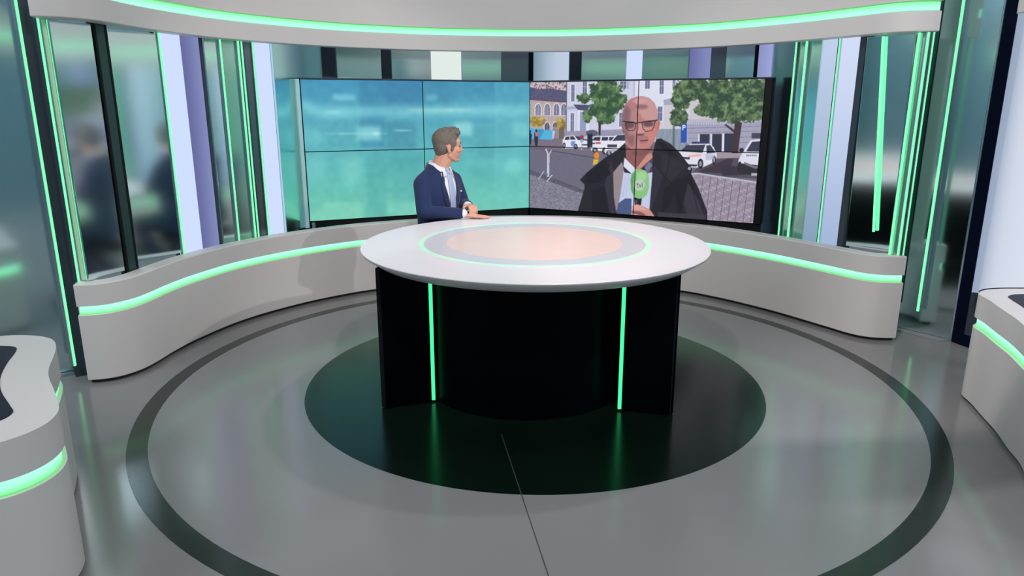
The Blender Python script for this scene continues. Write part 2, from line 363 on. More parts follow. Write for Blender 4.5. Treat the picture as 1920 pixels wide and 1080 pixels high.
# the end post far left
panel('post', (-2.66, -.02), (-2.60, .02), M['darkframe'], 'tall dark grey post behind the outer left green strip', 'post', th=.06, part='post_body')
l12 = strip((-2.632, -.058), .085, 3.2, 'tallest green light strip, reaching the floor left of the low wall', .016, hm='alu')
MP((-3.60, -.62), (-2.70, .07), 'large mirror panel at the far left edge, behind the left plinth', 'mirror', z1=3.2)
MP((-4.3, -1.4), (-3.62, -.66), 'outermost mirror panel beyond the left plinth', 'mirror_soft', z1=3.2)
box_r = empty('floor_ledge', (-2.95, -.25, 0), 'low dark ledge at the foot of the far left mirror panel', 'ledge')
prism('ledge_body', [(-3.60, -.68), (-2.68, .02), (-2.70, .06), (-3.62, -.63)], 0, .012, M['alu'], box_r, (-2.95, -.25, 0))

# above and behind the video wall (radius about 2.95)
def az(x0, x1, r=2.95): pass
midp = [
 ('c', (-1.752, 2.375), (-1.655, 2.442), 'darkframe', 'dark grey column above the left end of the video wall'),
 ('m', (-1.645, 2.452), (-1.303, 2.642), 'mirror_soft', 'leftmost mirror panel above the video wall, beside the dark column'),
 ('c', (-1.297, 2.648), (-1.225, 2.684), 'darkframe', 'narrow dark column above the left screens'),
 ('m', (-1.218, 2.690), (-.889, 2.812), 'mirror', 'mirror panel left of the square white light above the video wall'),
 ('w', (-.883, 2.815), (-.620, 2.884), 'light_warm', 'square-looking white light panel above the left screens'),
 ('m', (-.612, 2.888), (-.262, 2.939), 'mirror', 'mirror panel right of the white light above the left screens'),
 ('m', (-.258, 2.940), (-.012, 2.950), 'mirror_dark', 'smoked mirror panel above the centre of the video wall'),
 ('c', (-.010, 2.940), (.033, 2.940), 'blackmat', 'thin black column above the centre seam of the video wall'),
 ('s', (.036, 2.950), (.357, 2.928), 'silverblue', 'rounded silver-blue light column above the church on the screen'),
 ('c', (.362, 2.926), (.469, 2.912), 'darkframe', 'grey column right of the rounded silver-blue light column'),
 ('m', (.472, 2.912), (.861, 2.822), 'mirror', 'mirror panel with a green streak left of the slim white light'),
 ('w', (.866, 2.821), (.994, 2.777), 'light_white', 'slim white light panel above the reporter on the screen'),
 ('m', (1.000, 2.776), (1.370, 2.613), 'mirror_soft', 'bright green-looking mirror panel right of the slim white light'),
 ('l', (1.380, 2.608), (1.532, 2.521), 'lavender', 'dim lavender light panel above the right screens'),
 ('m', (1.538, 2.516), (1.648, 2.448), 'mirror_dark', 'brownish smoked mirror panel above the right screens'),
 ('m', (1.650, 2.447), (1.843, 2.303), 'mirror', 'mirror panel above the top right corner of the video wall'),
 ('c', (1.845, 2.300), (1.866, 2.285), 'blackmat', 'thin black post above the right end of the video wall'),
]
for k, a, b, m, lab in midp:
    if k == 'm': MP(a, b, lab, m)
    elif k == 'c': panel('column', a, b, M[m], lab, 'column', th=.10, part='column_body')
    elif k == 's': panel('light_column', a, b, M[m], lab, 'light column', th=.06, part='diffuser', curve=.06)
    else: LB(a, b, lab, m)
# right side, from the video wall towards the right end of the low wall
LB((1.868, 2.283), (1.935, 2.135), 'pale lavender light panel at the right end of the video wall', 'lav_pale')
MP((1.930, 2.13), (1.925, 1.600), 'dark-looking mirror panel turned sideways right of the video wall', 'mirror_soft')
strip((1.913, 1.575), .1, ZT, 'first thin green strip right of the video wall', .009)
MP((1.932, 1.570), (2.022, 1.395), 'green-tinted mirror panel crossed by a green strip, right of the video wall', 'mirror_soft')
strip((1.955, 1.490), .1, ZT, 'second green strip right of the video wall, in front of a green mirror', .014)
LB((2.026, 1.388), (2.083, 1.286), 'blue-white light panel right of the second green strip', 'bluewhite', curve=.0)
panel('edge_trim', (2.084, 1.284), (2.091, 1.272), M['darkframe'], 'thin dark trim between the two blue-white light panels', 'trim', th=.03, part='profile')
strip((2.090, 1.259), .1, ZT, 'thin green strip between the two blue-white light panels', .008)
LB((2.099, 1.257), (2.144, 1.094), 'wide bright blue-white light panel left of the dark blue column', 'bluewhite2')
panel('column', (2.146, 1.088), (2.160, 1.032), M['darkframe'], 'dark blue-grey column right of the bright blue-white panel', 'column', th=.06, part='column_body')
MP((2.168, 1.018), (2.361, .805), 'large mirror panel behind the right end of the low wall', 'mirror', tilt=.034, z0=.584, z1=1.956)
strip((2.286, .874), .71, 1.95, 'short green glowing bar standing in for a strip reflection in the right mirror panel, ending above the wall', .016, top=(2.206, .908))  # glowing bar in place of a strip reflected in the tilted mirror
strip((2.349, .752), .581, 1.958, 'left one of two bright green strips at the right end of the low wall', .017)
strip((2.388, .722), .581, 1.958, 'right one of two bright green strips at the right end of the low wall', .014)
panel('edge_trim', (2.358, .760), (2.382, .742), M['alu'], 'grey metal trim between the two bright green strips at the right', 'trim', th=.02, part='profile')
# mirror in the gap between the low wall and the right plinth
Fa, Fb = np.array([2.50, 1.085]), np.array([2.80, .705])
MP(Fa, Fb, 'tall mirror panel reaching the floor between low wall and dark column', 'mirror', z1=3.2, z0=.012)
lg = empty('floor_ledge', (2.65, .9, 0), 'thin glossy ledge on the floor under the tall right mirror panel', 'ledge')
prism('ledge_body', [(2.535, .95), (2.712, .674), (2.80, .70), (2.82, .74), (2.53, 1.10), (2.48, 1.06)], 0, .010, M['floor_in'], lg, (2.65, .9, 0))
strip((2.560, .965), .19, 3.2, 'thin green-edged light strip just right of the low wall end', .006, hm='tealframe', depth=.03)
strip((2.638, .833), .17, 3.2, 'broad green light strip in front of the tall right mirror panel', .016, housing=True, hm='shadowgap' if False else 'alu')
panel('column', (2.803, .692), (2.885, .42), M['navyblk'], 'glossy dark navy column left of the lit column', 'column', th=.10, z1=3.2, part='column_body')
# lit column on the right plinth
lc = empty('light_column', (2.5, -.12, .58), 'tall curved glowing white column on the right plinth at the edge', 'light column')
LC = catmull([(2.318, -.235), (2.35, -.190), (2.40, -.150), (2.47, -.125), (2.56, -.118), (2.68, -.12), (2.80, -.15)], 6)
M['rightcol'] = lightbox_mat('right_column_diffuser', (.24, .32, .46), (.74, .80, .92), 'X', .0, .34, .95)
sweep('diffuser', LC, [(0, .581), (.03, .581), (.03, 1.955), (0, 1.955)], M['rightcol'], lc, 1, origin=(2.5, -.12, .58))
sweep('core', LC, [(.032, .3), (.08, .3), (.08, 2.0), (.032, 2.0)], M['darkframe'], lc, 1, trim=(14, 0), origin=(2.5, -.12, .58))

# ------------------------------------------------------------------ the desk
desk = empty('presenter_desk', (0, 0, 0), 'large round white desk on a black drum with two green light lines', 'desk')
lathe('desk_top', [(0, .745), (.86, .745), (.876, .7465), (.9375, .788), (.941, .797), (.939, .8), (0, .8)], M['whitetop'], desk, 160)
M['glassgreen'] = mat('pale_green_glass_ring', (.62, .80, .69), .25, emit=(.35, 1, .5), estr=.28)
M['peach'] = mat('peach_glass_disc', (.98, .72, .64), .25, noise=.03)
M['lilac'] = mat('pale_glass_surround', (.70, .69, .74), .3)
g = ring_flat('inlay_ring', .608, .640, .798, .8012, M['glassgreen'], desk, (0, .02, 0)); g['label'] = 'pale green glowing ring set in the desk top'
g = ring_flat('inlay_surround', .485, .608, .798, .8008, M['lilac'], desk, (0, .02, 0)); g['label'] = 'pale lilac band inside the green ring'
g = lathe('inlay_disc', [(0, .798), (.485, .798), (.485, .8010), (0, .8010)], M['peach'], desk, 96, (0, .02, 0)); g['label'] = 'peach round panel in the middle of the desk top'
lathe('drum', [(.575, .003), (.575, .75)], M['black'], desk, 96, (-.05, .0, 0))
lathe('foot_drum', [(0, .004), (.745, .004), (.75, .010), (.75, .150), (.742, .158), (0, .158)], M['black'], desk, 128, (.125, .33, 0))
def wing(a, b, name):
    a = np.array(a); b = np.array(b); u = b - a; L = np.linalg.norm(u); u /= L; ang = math.atan2(u[1], u[0])
    c = (a + b) / 2; w = box(name, (c[0], c[1], .3785), (L, .03, .743), M['black'], desk, ang, .003)
    e = a if abs(a[0]) > abs(b[0]) else b
    ed = box('edge_strip', (e[0], e[1], .3785), (.006, .032, .743), M['blackmat'], desk, ang, .001); return w
wing((-.780, -.43), (-.548, -.345), 'left_wing'); wing((.448, -.440), (.690, -.495), 'right_wing')
# side returns that close the body behind the wings
wing((-.780, -.43), (-.70, .30), 'side_panel'); wing((.690, -.495), (.70, .30), 'side_panel')
for (x, y), sx in (((-.535, -.352), 1), ((.437, -.455), -1)):
    t = box('led_strip', (x, y, .382), (.018, .012, .735), M['led_desk'], desk, 0, .002); t['label'] = 'vertical green light line'
    box('led_channel', (x - sx * .010, y + .012, .382), (.010, .03, .735), M['blackmat'], desk, 0, 0)

# ------------------------------------------------------------------ the video wall
vw = empty('video_wall', (0, 2.72, .60), 'wide angled video wall of eight screens behind the presenter', 'video wall')
VO = np.array([0, 2.72, .60])
C0 = np.array([0, 2.700]); CL = np.array([-1.800, 1.880]); CR = np.array([1.792, 1.822]); ZB, ZTv = .608, 1.728

# ---- small raster painter for the two broadcast pictures
class Pic:
    def __init__(s, x0, y0, x1, y1, k):
        s.x0, s.y0, s.k = x0, y0, k; s.W = int((x1 - x0) * k); s.H = int((y1 - y0) * k)
        s.a = np.zeros((s.H, s.W, 3), np.float32); ys, xs = np.mgrid[0:s.H, 0:s.W]
        s.X = xs / k + x0; s.Y = ys / k + y0
    def poly(s, pts, col, al=1.0, soft=0):
        pts = np.array(pts, float); m = np.zeros((s.H, s.W), bool); pad = 4 + soft * 3
        bx0 = max(0, int((pts[:, 0].min() - s.x0) * s.k) - 1); bx1 = min(s.W, int((pts[:, 0].max() - s.x0) * s.k) + 2)
        by0 = max(0, int((pts[:, 1].min() - s.y0) * s.k) - 1); by1 = min(s.H, int((pts[:, 1].max() - s.y0) * s.k) + 2)
        if bx1 <= bx0 or by1 <= by0: return
        X = s.X[by0:by1, bx0:bx1]; Y = s.Y[by0:by1, bx0:bx1]; ins = np.zeros(X.shape, bool)
        n = len(pts)
        for i in range(n):
            xa, ya = pts[i]; xb, yb = pts[(i + 1) % n]
            if ya == yb: continue
            ins ^= ((Y < ya) != (Y < yb)) & (X < (xb - xa) * (Y - ya) / (yb - ya) + xa)
        m[by0:by1, bx0:bx1] = ins; s.put(m.astype(np.float32), col, al, soft)
    def put(s, m, col, al=1.0, soft=0):
        if soft: m = blur(m, int(soft * s.k))
        c = np.array(col, np.float32) / 255 if not isinstance(col, np.ndarray) else col
        m = (m * al)[..., None]; s.a = s.a * (1 - m) + c * m
    def rect(s, x0, y0, x1, y1, col, al=1.0, soft=0): s.poly([(x0, y0), (x1, y0), (x1, y1), (x0, y1)], col, al, soft)
    def ell(s, cx, cy, rx, ry, col, al=1.0, soft=0):
        s.poly([(cx + rx * math.cos(t), cy + ry * math.sin(t)) for t in np.linspace(0, 2 * PI, 40)[:-1]], col, al, soft)
    def line(s, pts, w, col, al=1.0):
        for (x0, y0), (x1, y1) in zip(pts[:-1], pts[1:]):
            d = math.hypot(x1 - x0, y1 - y0) + 1e-6; nx, ny = -(y1 - y0) / d * w / 2, (x1 - x0) / d * w / 2
            s.poly([(x0 + nx, y0 + ny), (x1 + nx, y1 + ny), (x1 - nx, y1 - ny), (x0 - nx, y0 - ny)], col, al)
def blur(m, r):
    for _ in range(2):
        for ax in (0, 1):
            p = np.pad(m, [(r + 1, r) if i == ax else (0, 0) for i in range(2)], mode='edge'); c = np.cumsum(p, axis=ax)
            m = (np.take(c, range(2 * r + 1, c.shape[ax]), axis=ax) - np.take(c, range(0, c.shape[ax] - 2 * r - 1), axis=ax)) / (2 * r + 1)
    return m
def vnoise(H, W, cell, seed=0):
    r = np.random.RandomState(seed); g = r.rand(H // cell + 3, W // cell + 3); y, x = np.mgrid[0:H, 0:W] / cell
    yi, xi = y.astype(int), x.astype(int); fy, fx = y - yi, x - xi; fy = fy * fy * (3 - 2 * fy); fx = fx * fx * (3 - 2 * fx)
    return (g[yi, xi] * (1 - fx) + g[yi, xi + 1] * fx) * (1 - fy) + (g[yi + 1, xi] * (1 - fx) + g[yi + 1, xi + 1] * fx) * fy

def paint_teal():
    p = Pic(556, 140, 1000, 425, 1.5); t = np.clip((p.Y - 148) / 265, 0, 1)[..., None]
    stops = [(0, (66, 146, 184)), (.22, (84, 164, 188)), (.5, (92, 178, 186)), (.75, (100, 190, 180)), (1, (118, 204, 178))]
    c = np.zeros_like(p.a)
    for ch in range(3): c[..., ch] = np.interp(t[..., 0], [s[0] for s in stops], [s[1][ch] for s in stops]) / 255
    p.a = c.astype(np.float32)
    p.rect(676, 145, 722, 275, (60, 130, 168), .55, 2); p.rect(722, 145, 795, 210, (58, 122, 165), .6, 3)
    p.rect(722, 225, 780, 280, (70, 140, 165), .6, 4); p.rect(790, 150, 850, 200, (66, 134, 165), .5, 6); p.rect(600, 150, 670, 180, (70, 152, 190), .5, 6)
    p.rect(930, 160, 993, 200, (70, 150, 180), .6, 5); p.rect(850, 150, 928, 182, (66, 140, 170), .4, 8)
    p.poly([(565, 185), (600, 200), (993, 196), (993, 214), (700, 216), (610, 222), (565, 205)], (130, 212, 222), .75, 7)
    p.ell(625, 209, 14, 2, (190, 240, 240), .7, 3); p.ell(810, 206, 50, 2.5, (170, 215, 205), .7, 3); p.ell(860, 205, 30, 1.5, (200, 235, 225), .6, 2)
    p.rect(626, 176, 668, 188, (130, 205, 225), .7, 3); p.rect(800, 176, 820, 188, (120, 195, 215), .6, 3)
    p.rect(671, 236, 715, 262, (150, 222, 225), .7, 4); p.ell(706, 249, 7, 2.5, (215, 245, 240), .8, 2); p.ell(668, 249, 60, 1.2, (160, 222, 225), .7, 1.5)
    p.ell(755, 243, 18, 1.2, (150, 215, 222), .8, 1); p.rect(852, 228, 886, 252, (160, 222, 228), .75, 4); p.rect(962, 228, 992, 255, (135, 212, 215), .6, 5)
    p.rect(570, 240, 606, 270, (120, 205, 210), .5, 6); p.rect(640, 290, 678, 350, (130, 212, 205), .55, 8); p.rect(570, 290, 610, 340, (125, 208, 205), .45, 9)
    p.rect(688, 280, 726, 420, (80, 165, 165), .45, 4); p.rect(728, 285, 795, 320, (74, 160, 166), .55, 8); p.rect(735, 320, 790, 395, (86, 172, 172), .5, 6)
    p.rect(890, 270, 928, 330, (82, 165, 170), .5, 10); p.rect(895, 240, 915, 275, (80, 160, 175), .6, 5)
    p.rect(928, 150, 993, 390, (120, 205, 205), .22, 1); p.ell(965, 310, 16, 12, (140, 222, 215), .7, 5); p.rect(870, 300, 985, 312, (110, 200, 200), .5, 6)
    p.poly([(580, 412), (612, 378), (680, 378), (680, 412)], (134, 212, 190), .6, 3); p.rect(728, 378, 790, 400, (134, 212, 192), .6, 4)
    p.rect(800, 360, 990, 385, (112, 200, 190), .5, 6); n = vnoise(p.H, p.W, 14, 3)[..., None] - .5; p.a = np.clip(p.a + n * .035, 0, 1)
    return p
def arch(p, cx, y0, y1, w, col):
    p.poly([(cx - w / 2, y1)] + [(cx - w / 2 + w * t, y0 + (y1 - y0) * .35 * (1 - math.sin(PI * t) ** .7)) for t in np.linspace(0, 1, 13)] + [(cx + w / 2, y1)], col)
def tree(p, blobs, seed, dark=(52, 82, 58), lit=(118, 150, 98)):
    m = np.zeros((p.H, p.W), np.float32)
    for cx, cy, rx, ry in blobs: m = np.maximum(m, (1.15 - ((p.X - cx) / rx) ** 2 - ((p.Y - cy) / ry) ** 2).clip(0, 1))
    n = vnoise(p.H, p.W, 20, seed) * .55 + vnoise(p.H, p.W, 9, seed + 1) * .45
    mask = ((m * 1.35 + (n - .5) * 1.5) * (m > .02) > .42).astype(np.float32); n2 = (vnoise(p.H, p.W, 24, seed + 5) * .6 + vnoise(p.H, p.W, 8, seed + 6) * .4)[..., None]
    t = ((n2 - .35) * 2.2).clip(0, 1); col = np.array(dark) / 255 * (1 - t) + np.array(lit) / 255 * t
    p.put(blur(mask, 1), col.astype(np.float32))
def paint_street():
    p = Pic(40, 55, 1640, 1060, .8)
    p.a[:] = np.array([212, 212, 232]) / 255
    n8 = vnoise(p.H, p.W, 5, 1)[..., None] - .5; n3 = rng.rand(p.H, p.W, 1) - .5
    # ground
    p.poly([(40, 445), (1640, 520), (1640, 1060), (40, 1060)], (112, 108, 128)); p.poly([(40, 445), (300, 455), (700, 560), (40, 520)], (122, 112, 128))
    p.poly([(40, 660), (420, 810), (420, 1000), (40, 960)], (108, 106, 126))
    # church
    p.poly([(40, 55), (300, 55), (300, 460), (40, 450)], (186, 168, 164)); p.rect(40, 60, 298, 135, (205, 186, 192))
    for i in range(70):
        x, y = rng.uniform(50, 296), rng.uniform(78, 130); p.poly([(x - 4, y - 6), (x + 5, y - 4), (x + 1, y + 8)], (84, 66, 84), .8)
    p.poly([(40, 112), (120, 128), (180, 122), (298, 142), (298, 218), (40, 196)], (88, 86, 118)); p.line([(40, 197), (298, 218)], 5, (120, 82, 92))
    for cx in (107, 168, 230, 280): arch(p, cx, 218, 308, 50, (222, 216, 228)); arch(p, cx, 226, 304, 36, (112, 112, 138)); p.line([(cx, 232), (cx, 304)], 4, (205, 205, 220)); p.line([(cx - 10, 250), (cx - 10, 304)], 2, (190, 190, 210)); p.line([(cx + 10, 250), (cx + 10, 304)], 2, (190, 190, 210))
    for cx in (168, 222): arch(p, cx, 345, 410, 44, (214, 206, 214)); arch(p, cx, 352, 410, 32, (84, 84, 104)); p.line([(cx, 360), (cx, 410)], 3, (190, 190, 205))
    p.rect(205, 380, 292, 460, (150, 138, 142)); p.a[: int(400 * .8), : int(250 * .8)] = np.clip(p.a[: int(400 * .8), : int(250 * .8)] + n8[: int(400 * .8), : int(250 * .8)] * .10, 0, 1)
    tree(p, [(100, 345, 55, 38), (262, 365, 34, 50)], 31, (140, 120, 60), (206, 182, 96)); p.rect(248, 385, 282, 462, (96, 84, 80), .7)
    p.poly([(44, 388), (214, 406), (205, 468), (44, 462)], (84, 178, 222)); p.poly([(110, 395), (150, 400), (120, 465), (95, 462)], (60, 150, 205)); p.poly([(205, 408), (222, 410), (212, 462), (202, 462)], (200, 196, 225))
    # white mansion
    p.poly([(296, 55), (1010, 55), (1010, 450), (296, 450)], (206, 208, 230)); p.poly([(745, 55), (1010, 55), (1010, 300), (745, 300)], (222, 224, 242)); p.line([(297, 70), (297, 450)], 6, (90, 84, 104))
    for x0, y0, x1, y1 in ((328, 100, 350, 212), (405, 80, 432, 162), (326, 290, 348, 412), (390, 282, 426, 420), (655, 80, 696, 128), (652, 290, 676, 382), (822, 76, 852, 130), (918, 76, 944, 165), (1004, 72, 1022, 140), (908, 250, 938, 345), (960, 270, 990, 390)):
        p.rect(x0 - 6, y0 - 6, x1 + 6, y1 + 6, (228, 230, 245)); p.rect(x0, y0, x1, y1, (102, 108, 138)); p.line([((x0 + x1) / 2, y0), ((x0 + x1) / 2, y1)], 3, (205, 208, 225)); p.line([(x0, (y0 * .6 + y1 * .4)), (x1, (y0 * .6 + y1 * .4))], 2, (205, 208, 225))
    p.poly([(296, 248), (480, 236), (480, 256), (296, 266)], (168, 172, 200)); p.poly([(344, 232), (450, 236), (440, 276), (372, 268)], (78, 82, 108)); p.rect(388, 282, 430, 420, (148, 156, 196)); p.rect(436, 270, 448, 420, (226, 228, 242)); p.rect(372, 268, 384, 420, (222, 224, 240))
    p.poly([(490, 60), (780, 60), (780, 80), (490, 76)], (180, 182, 206)); p.line([(748, 76), (748, 180)], 5, (150, 152, 178)); p.rect(700, 75, 712, 130, (170, 172, 198))
    p.poly([(945, 205), (1010, 190), (1010, 240), (948, 240)], (170, 168, 190)); p.poly([(945, 240), (1010, 240), (1010, 400), (948, 400)], (206, 202, 212))
    p.poly([(296, 412), (700, 400), (700, 450), (296, 452)], (150, 150, 174)); p.poly([(420, 450), (520, 395), (545, 400), (470, 455)], (196, 196, 216)); p.ell(470, 425, 40, 22, (70, 72, 92), .8, 1)
    # right building
    p.poly([(1120, 190), (1640, 190), (1640, 340), (1120, 340)], (204, 198, 204)); p.rect(1196, 215, 1240, 300, (120, 118, 140)); p.poly([(1108, 338), (1640, 330), (1640, 575), (1108, 565)], (164, 162, 186))
    p.poly([(1108, 336), (1640, 330), (1640, 352), (1108, 356)], (186, 182, 200))
    for i in range(18): p.poly([(1114 + i * 16, 358), (1126 + i * 16, 358), (1120 + i * 16, 374)], (196, 202, 236))
    for y in (392, 424, 462, 500, 534): p.line([(1108, y + 4), (1640, y - 10)], 3, (118, 116, 142))
    for x0, x1, y0 in ((1192, 1256, 436), (1274, 1338, 434), (1356, 1424, 432)): p.rect(x0, y0, x1, 558, (52, 54, 72)); p.line([(x0 - 6, y0), (x0 - 6, 558)], 10, (222, 222, 236)); p.line([(x0, y0), (x1, y0)], 5, (96, 94, 116))
    p.line([(1346, 432), (1346, 558)], 10, (226, 226, 240)); p.rect(1536, 430, 1600, 466, (70, 68, 88))
    p.poly([(1108, 556), (1640, 552), (1640, 590), (1108, 580)], (150, 142, 158))
    # railings beside the head
    p.rect(900, 395, 1100, 545, (158, 166, 184))
    for i in range(22): x = 905 + i * 9; p.line([(x, 396), (x + 1, 545)], 3, (104, 124, 132)); 
    p.line([(900, 398), (1100, 398)], 4, (220, 225, 235)); p.poly([(1010, 380), (1024, 380), (1026, 550), (1010, 550)], (70, 96, 96), .7)
    # trees
    tree(p, [(560, 160, 130, 100), (540, 260, 110, 80), (640, 210, 70, 70), (410, 190, 50, 38), (560, 330, 70, 40), (440, 310, 40, 50)], 11)
    p.poly([(512, 350), (530, 350), (528, 440), (514, 440)], (62, 54, 58))
    tree(p, [(1130, 140, 130, 85), (1060, 200, 70, 90), (1300, 160, 160, 110), (1470, 150, 170, 110), (1400, 290, 170, 85), (1540, 270, 110, 95), (1230, 270, 80, 50), (1050, 320, 66, 66), (1620, 180, 60, 150)], 17, (50, 72, 56), (124, 152, 104))
    p.poly([(1424, 350), (1470, 360), (1456, 480), (1440, 680), (1398, 680), (1412, 480)], (64, 54, 56)); p.poly([(1350, 372), (1370, 374), (1424, 410), (1420, 428)], (64, 54, 56))
    # sign
    p.rect(1064, 364, 1106, 492, (44, 84, 176)); p.rect(1075, 372, 1081, 408, (236, 240, 250)); p.ell(1086, 383, 11, 11, (236, 240, 250)); p.ell(1086, 383, 5, 5, (44, 84, 176)); 
    # cars
    def car(body, glass, wheels, col=(232, 232, 244)):
        p.poly(body, col)
        for g_ in glass: p.poly(g_, (58, 60, 82))
        for x, y, rx, ry in wheels: p.ell(x, y, rx, ry, (36, 34, 44)); p.ell(x, y, rx * .55, ry * .55, (150, 150, 165))
    car([(272, 500), (274, 470), (290, 444), (350, 440), (372, 466), (440, 478), (446, 524), (276, 528)], [[(294, 450), (318, 446), (320, 468), (286, 470)], [(324, 446), (346, 446), (362, 468), (324, 468)], [(356, 444), (412, 452), (420, 474), (376, 470)]], [(284, 508, 10, 20), (362, 516, 13, 18)])
    p.poly([(330, 480), (360, 478), (352, 520), (328, 506)], (90, 120, 200), .8); p.rect(398, 500, 440, 508, (60, 60, 74))
    car([(456, 520), (462, 470), (486, 446), (640, 444), (660, 480), (640, 545), (470, 545)], [[(470, 474), (488, 452), (528, 450), (524, 478)], [(538, 452), (580, 452), (576, 476), (534, 476)], [(588, 452), (628, 452), (618, 476), (582, 476)]], [(492, 540, 18, 18), (560, 545, 20, 24)])
    p.rect(496, 486, 530, 498, (200, 80, 90)); p.rect(466, 490, 492, 498, (60, 60, 70)); p.ell(402, 452, 13, 14, (170, 50, 66)); p.rect(392, 466, 412, 486, (110, 180, 230)); p.poly([(400, 486), (406, 486), (406, 540), (400, 540)], (190, 190, 200))
    car([(560, 520), (590, 488), (630, 440), (700, 430), (720, 520), (700, 580), (600, 580), (560, 560)], [[(606, 478), (640, 440), (700, 436), (700, 476)]], [(586, 560, 18, 22)]); p.rect(574, 502, 640, 522, (66, 66, 84)); p.rect(570, 540, 640, 550, (150, 150, 170))
    for cx in (448, 466): p.ell(cx, 440, 10, 12, (40, 44, 60)); p.rect(cx - 9, 445, cx + 9, 520, (38, 42, 60))
    # shade under right tree, cars right
    p.poly([(1240, 600), (1640, 570), (1640, 740), (1300, 720), (1150, 690)], (84, 76, 92)); p.poly([(1180, 690), (1380, 600), (1420, 600), (1390, 700)], (62, 54, 66))
    p.poly([(1270, 565), (1620, 560), (1620, 590), (1290, 600)], (160, 148, 160)); p.poly([(1330, 640), (1520, 660), (1500, 710), (1350, 716)], (58, 52, 62))
    car([(1038, 560), (1090, 540), (1128, 502), (1250, 496), (1284, 520), (1308, 570), (1300, 620), (1210, 660), (1120, 658), (1040, 610)], [[(1060, 550), (1108, 508), (1230, 506), (1212, 560)], [(1236, 512), (1262, 508), (1300, 560), (1240, 566)]], [(1200, 634, 18, 34), (1290, 610, 12, 30)], (226, 224, 238))
    p.poly([(1112, 578), (1196, 566), (1206, 582), (1120, 590)], (232, 170, 150), .8); p.poly([(1230, 570), (1296, 572), (1290, 604), (1236, 610)], (176, 180, 208), .7); p.rect(1140, 486, 1250, 500, (52, 60, 100)); p.poly([(1060, 586), (1130, 590), (1125, 606), (1070, 600)], (70, 70, 88)); p.poly([(1110, 636), (1180, 640), (1175, 652), (1112, 650)], (52, 50, 60))
    car([(1452, 610), (1478, 560), (1530, 478), (1640, 464), (1640, 700), (1470, 690), (1450, 660)], [[(1502, 552), (1540, 488), (1640, 480), (1640, 556)]], [(1462, 660, 14, 40)], (222, 222, 236)); p.ell(1472, 544, 16, 14, (48, 46, 56)); p.poly([(1450, 630), (1640, 652), (1640, 724), (1456, 700)], (46, 44, 54)); p.poly([(1490, 622), (1560, 650), (1640, 650), (1640, 668), (1560, 668), (1492, 640)], (112, 112, 126)); p.rect(1540, 698, 1580, 716, (180, 180, 190))
    for i in range(6): p.rect(1505 + i * 12, 574, 1512 + i * 12, 584, (60, 60, 90), .8)
    # cobbles right
    cob = ((p.X > 1120) & (p.Y > 700 + (p.X - 1120) * .13) & (p.Y < 1060)).astype(np.float32)
    st = (np.sin((p.X * .55 + p.Y * 1.25) * .10 + n8[..., 0] * 3) > .45) * (np.sin((p.X * 1.1 - p.Y * 1.4) * .15 + n8[..., 0] * 5) > -.2)
    base = np.array([150, 138, 156]) / 255 + (st[..., None] * .12) + n3 * .10; p.put(cob, base.astype(np.float32))
    cl = ((p.X < 440) & (p.Y > 670 + (p.X - 50) * .36)).astype(np.float32); p.put(cl, (np.array([120, 118, 136]) / 255 + (n3 > .40) * .35 + n3 * .12 + n8 * .12).astype(np.float32))
    for i in range(60): x = 50 + i * 6.2; y = 668 + (x - 50) * .37; p.poly([(x, y), (x + 5, y + 3), (x + 1, y + 34), (x - 3, y + 30)], (66, 62, 80), .75)
    # barriers left
    for i in range(30): x = 52 + i * 14; y = 522 + (x - 50) * .1 + (12 if x > 180 else 0); p.line([(x, y), (x - 6, y + 150 + (x - 50) * .2)], 1.6, (92, 88, 108), .7)
    p.line([(44, 520), (162, 532)], 4, (72, 70, 90)); p.line([(186, 540), (500, 594)], 5, (72, 70, 90)); p.line([(160, 530), (174, 560), (174, 700)], 8, (214, 218, 232)); p.line([(200, 538), (184, 566), (182, 720)], 6, (206, 210, 226))
    p.line([(150, 680), (112, 736)], 5, (206, 210, 226)); p.line([(206, 706), (168, 754)], 6, (214, 218, 230)); p.line([(182, 700), (170, 720)], 5, (206, 210, 226))
    # barrier right
    for x in (1186, 1236, 1284, 1334, 1384, 1436, 1488, 1540): p.line([(x + 34, 712 + (x - 1186) * .13), (x + 26 - 26, 1050)], 3, (84, 80, 94))
    p.line([(1140, 704), (1180, 700), (1600, 766)], 12, (176, 176, 190)); p.line([(1140, 702), (1180, 697), (1600, 762)], 4, (214, 214, 226))
    # lamp
    p.poly([(478, 640), (484, 598), (520, 600), (508, 632)], (226, 182, 60)); p.ell(503, 576, 17, 25, (232, 140, 48)); p.rect(488, 596, 518, 603, (150, 120, 60))
    # walkers in vests
    p.ell(96, 408, 8, 10, (60, 50, 60)); p.poly([(82, 420), (110, 420), (108, 462), (104, 510), (90, 510), (82, 462)], (44, 44, 66)); p.poly([(88, 420), (110, 420), (108, 446), (90, 444)], (232, 104, 92)); p.poly([(44, 420), (66, 430), (60, 500), (44, 504)], (38, 38, 56)); p.ell(52, 414, 9, 12, (60, 50, 62))
    # the reporter on screen: coat
    coat = [(392, 740), (440, 690), (560, 590), (640, 540), (694, 490), (700, 540), (760, 640), (880, 560), (900, 470), (930, 462), (1000, 500), (1060, 560), (1112, 628), (1146, 668), (1138, 700), (1190, 800), (1252, 960), (1252, 1060), (370, 1060), (384, 940), (424, 800), (424, 772)]
    p.poly(coat, (38, 36, 46))
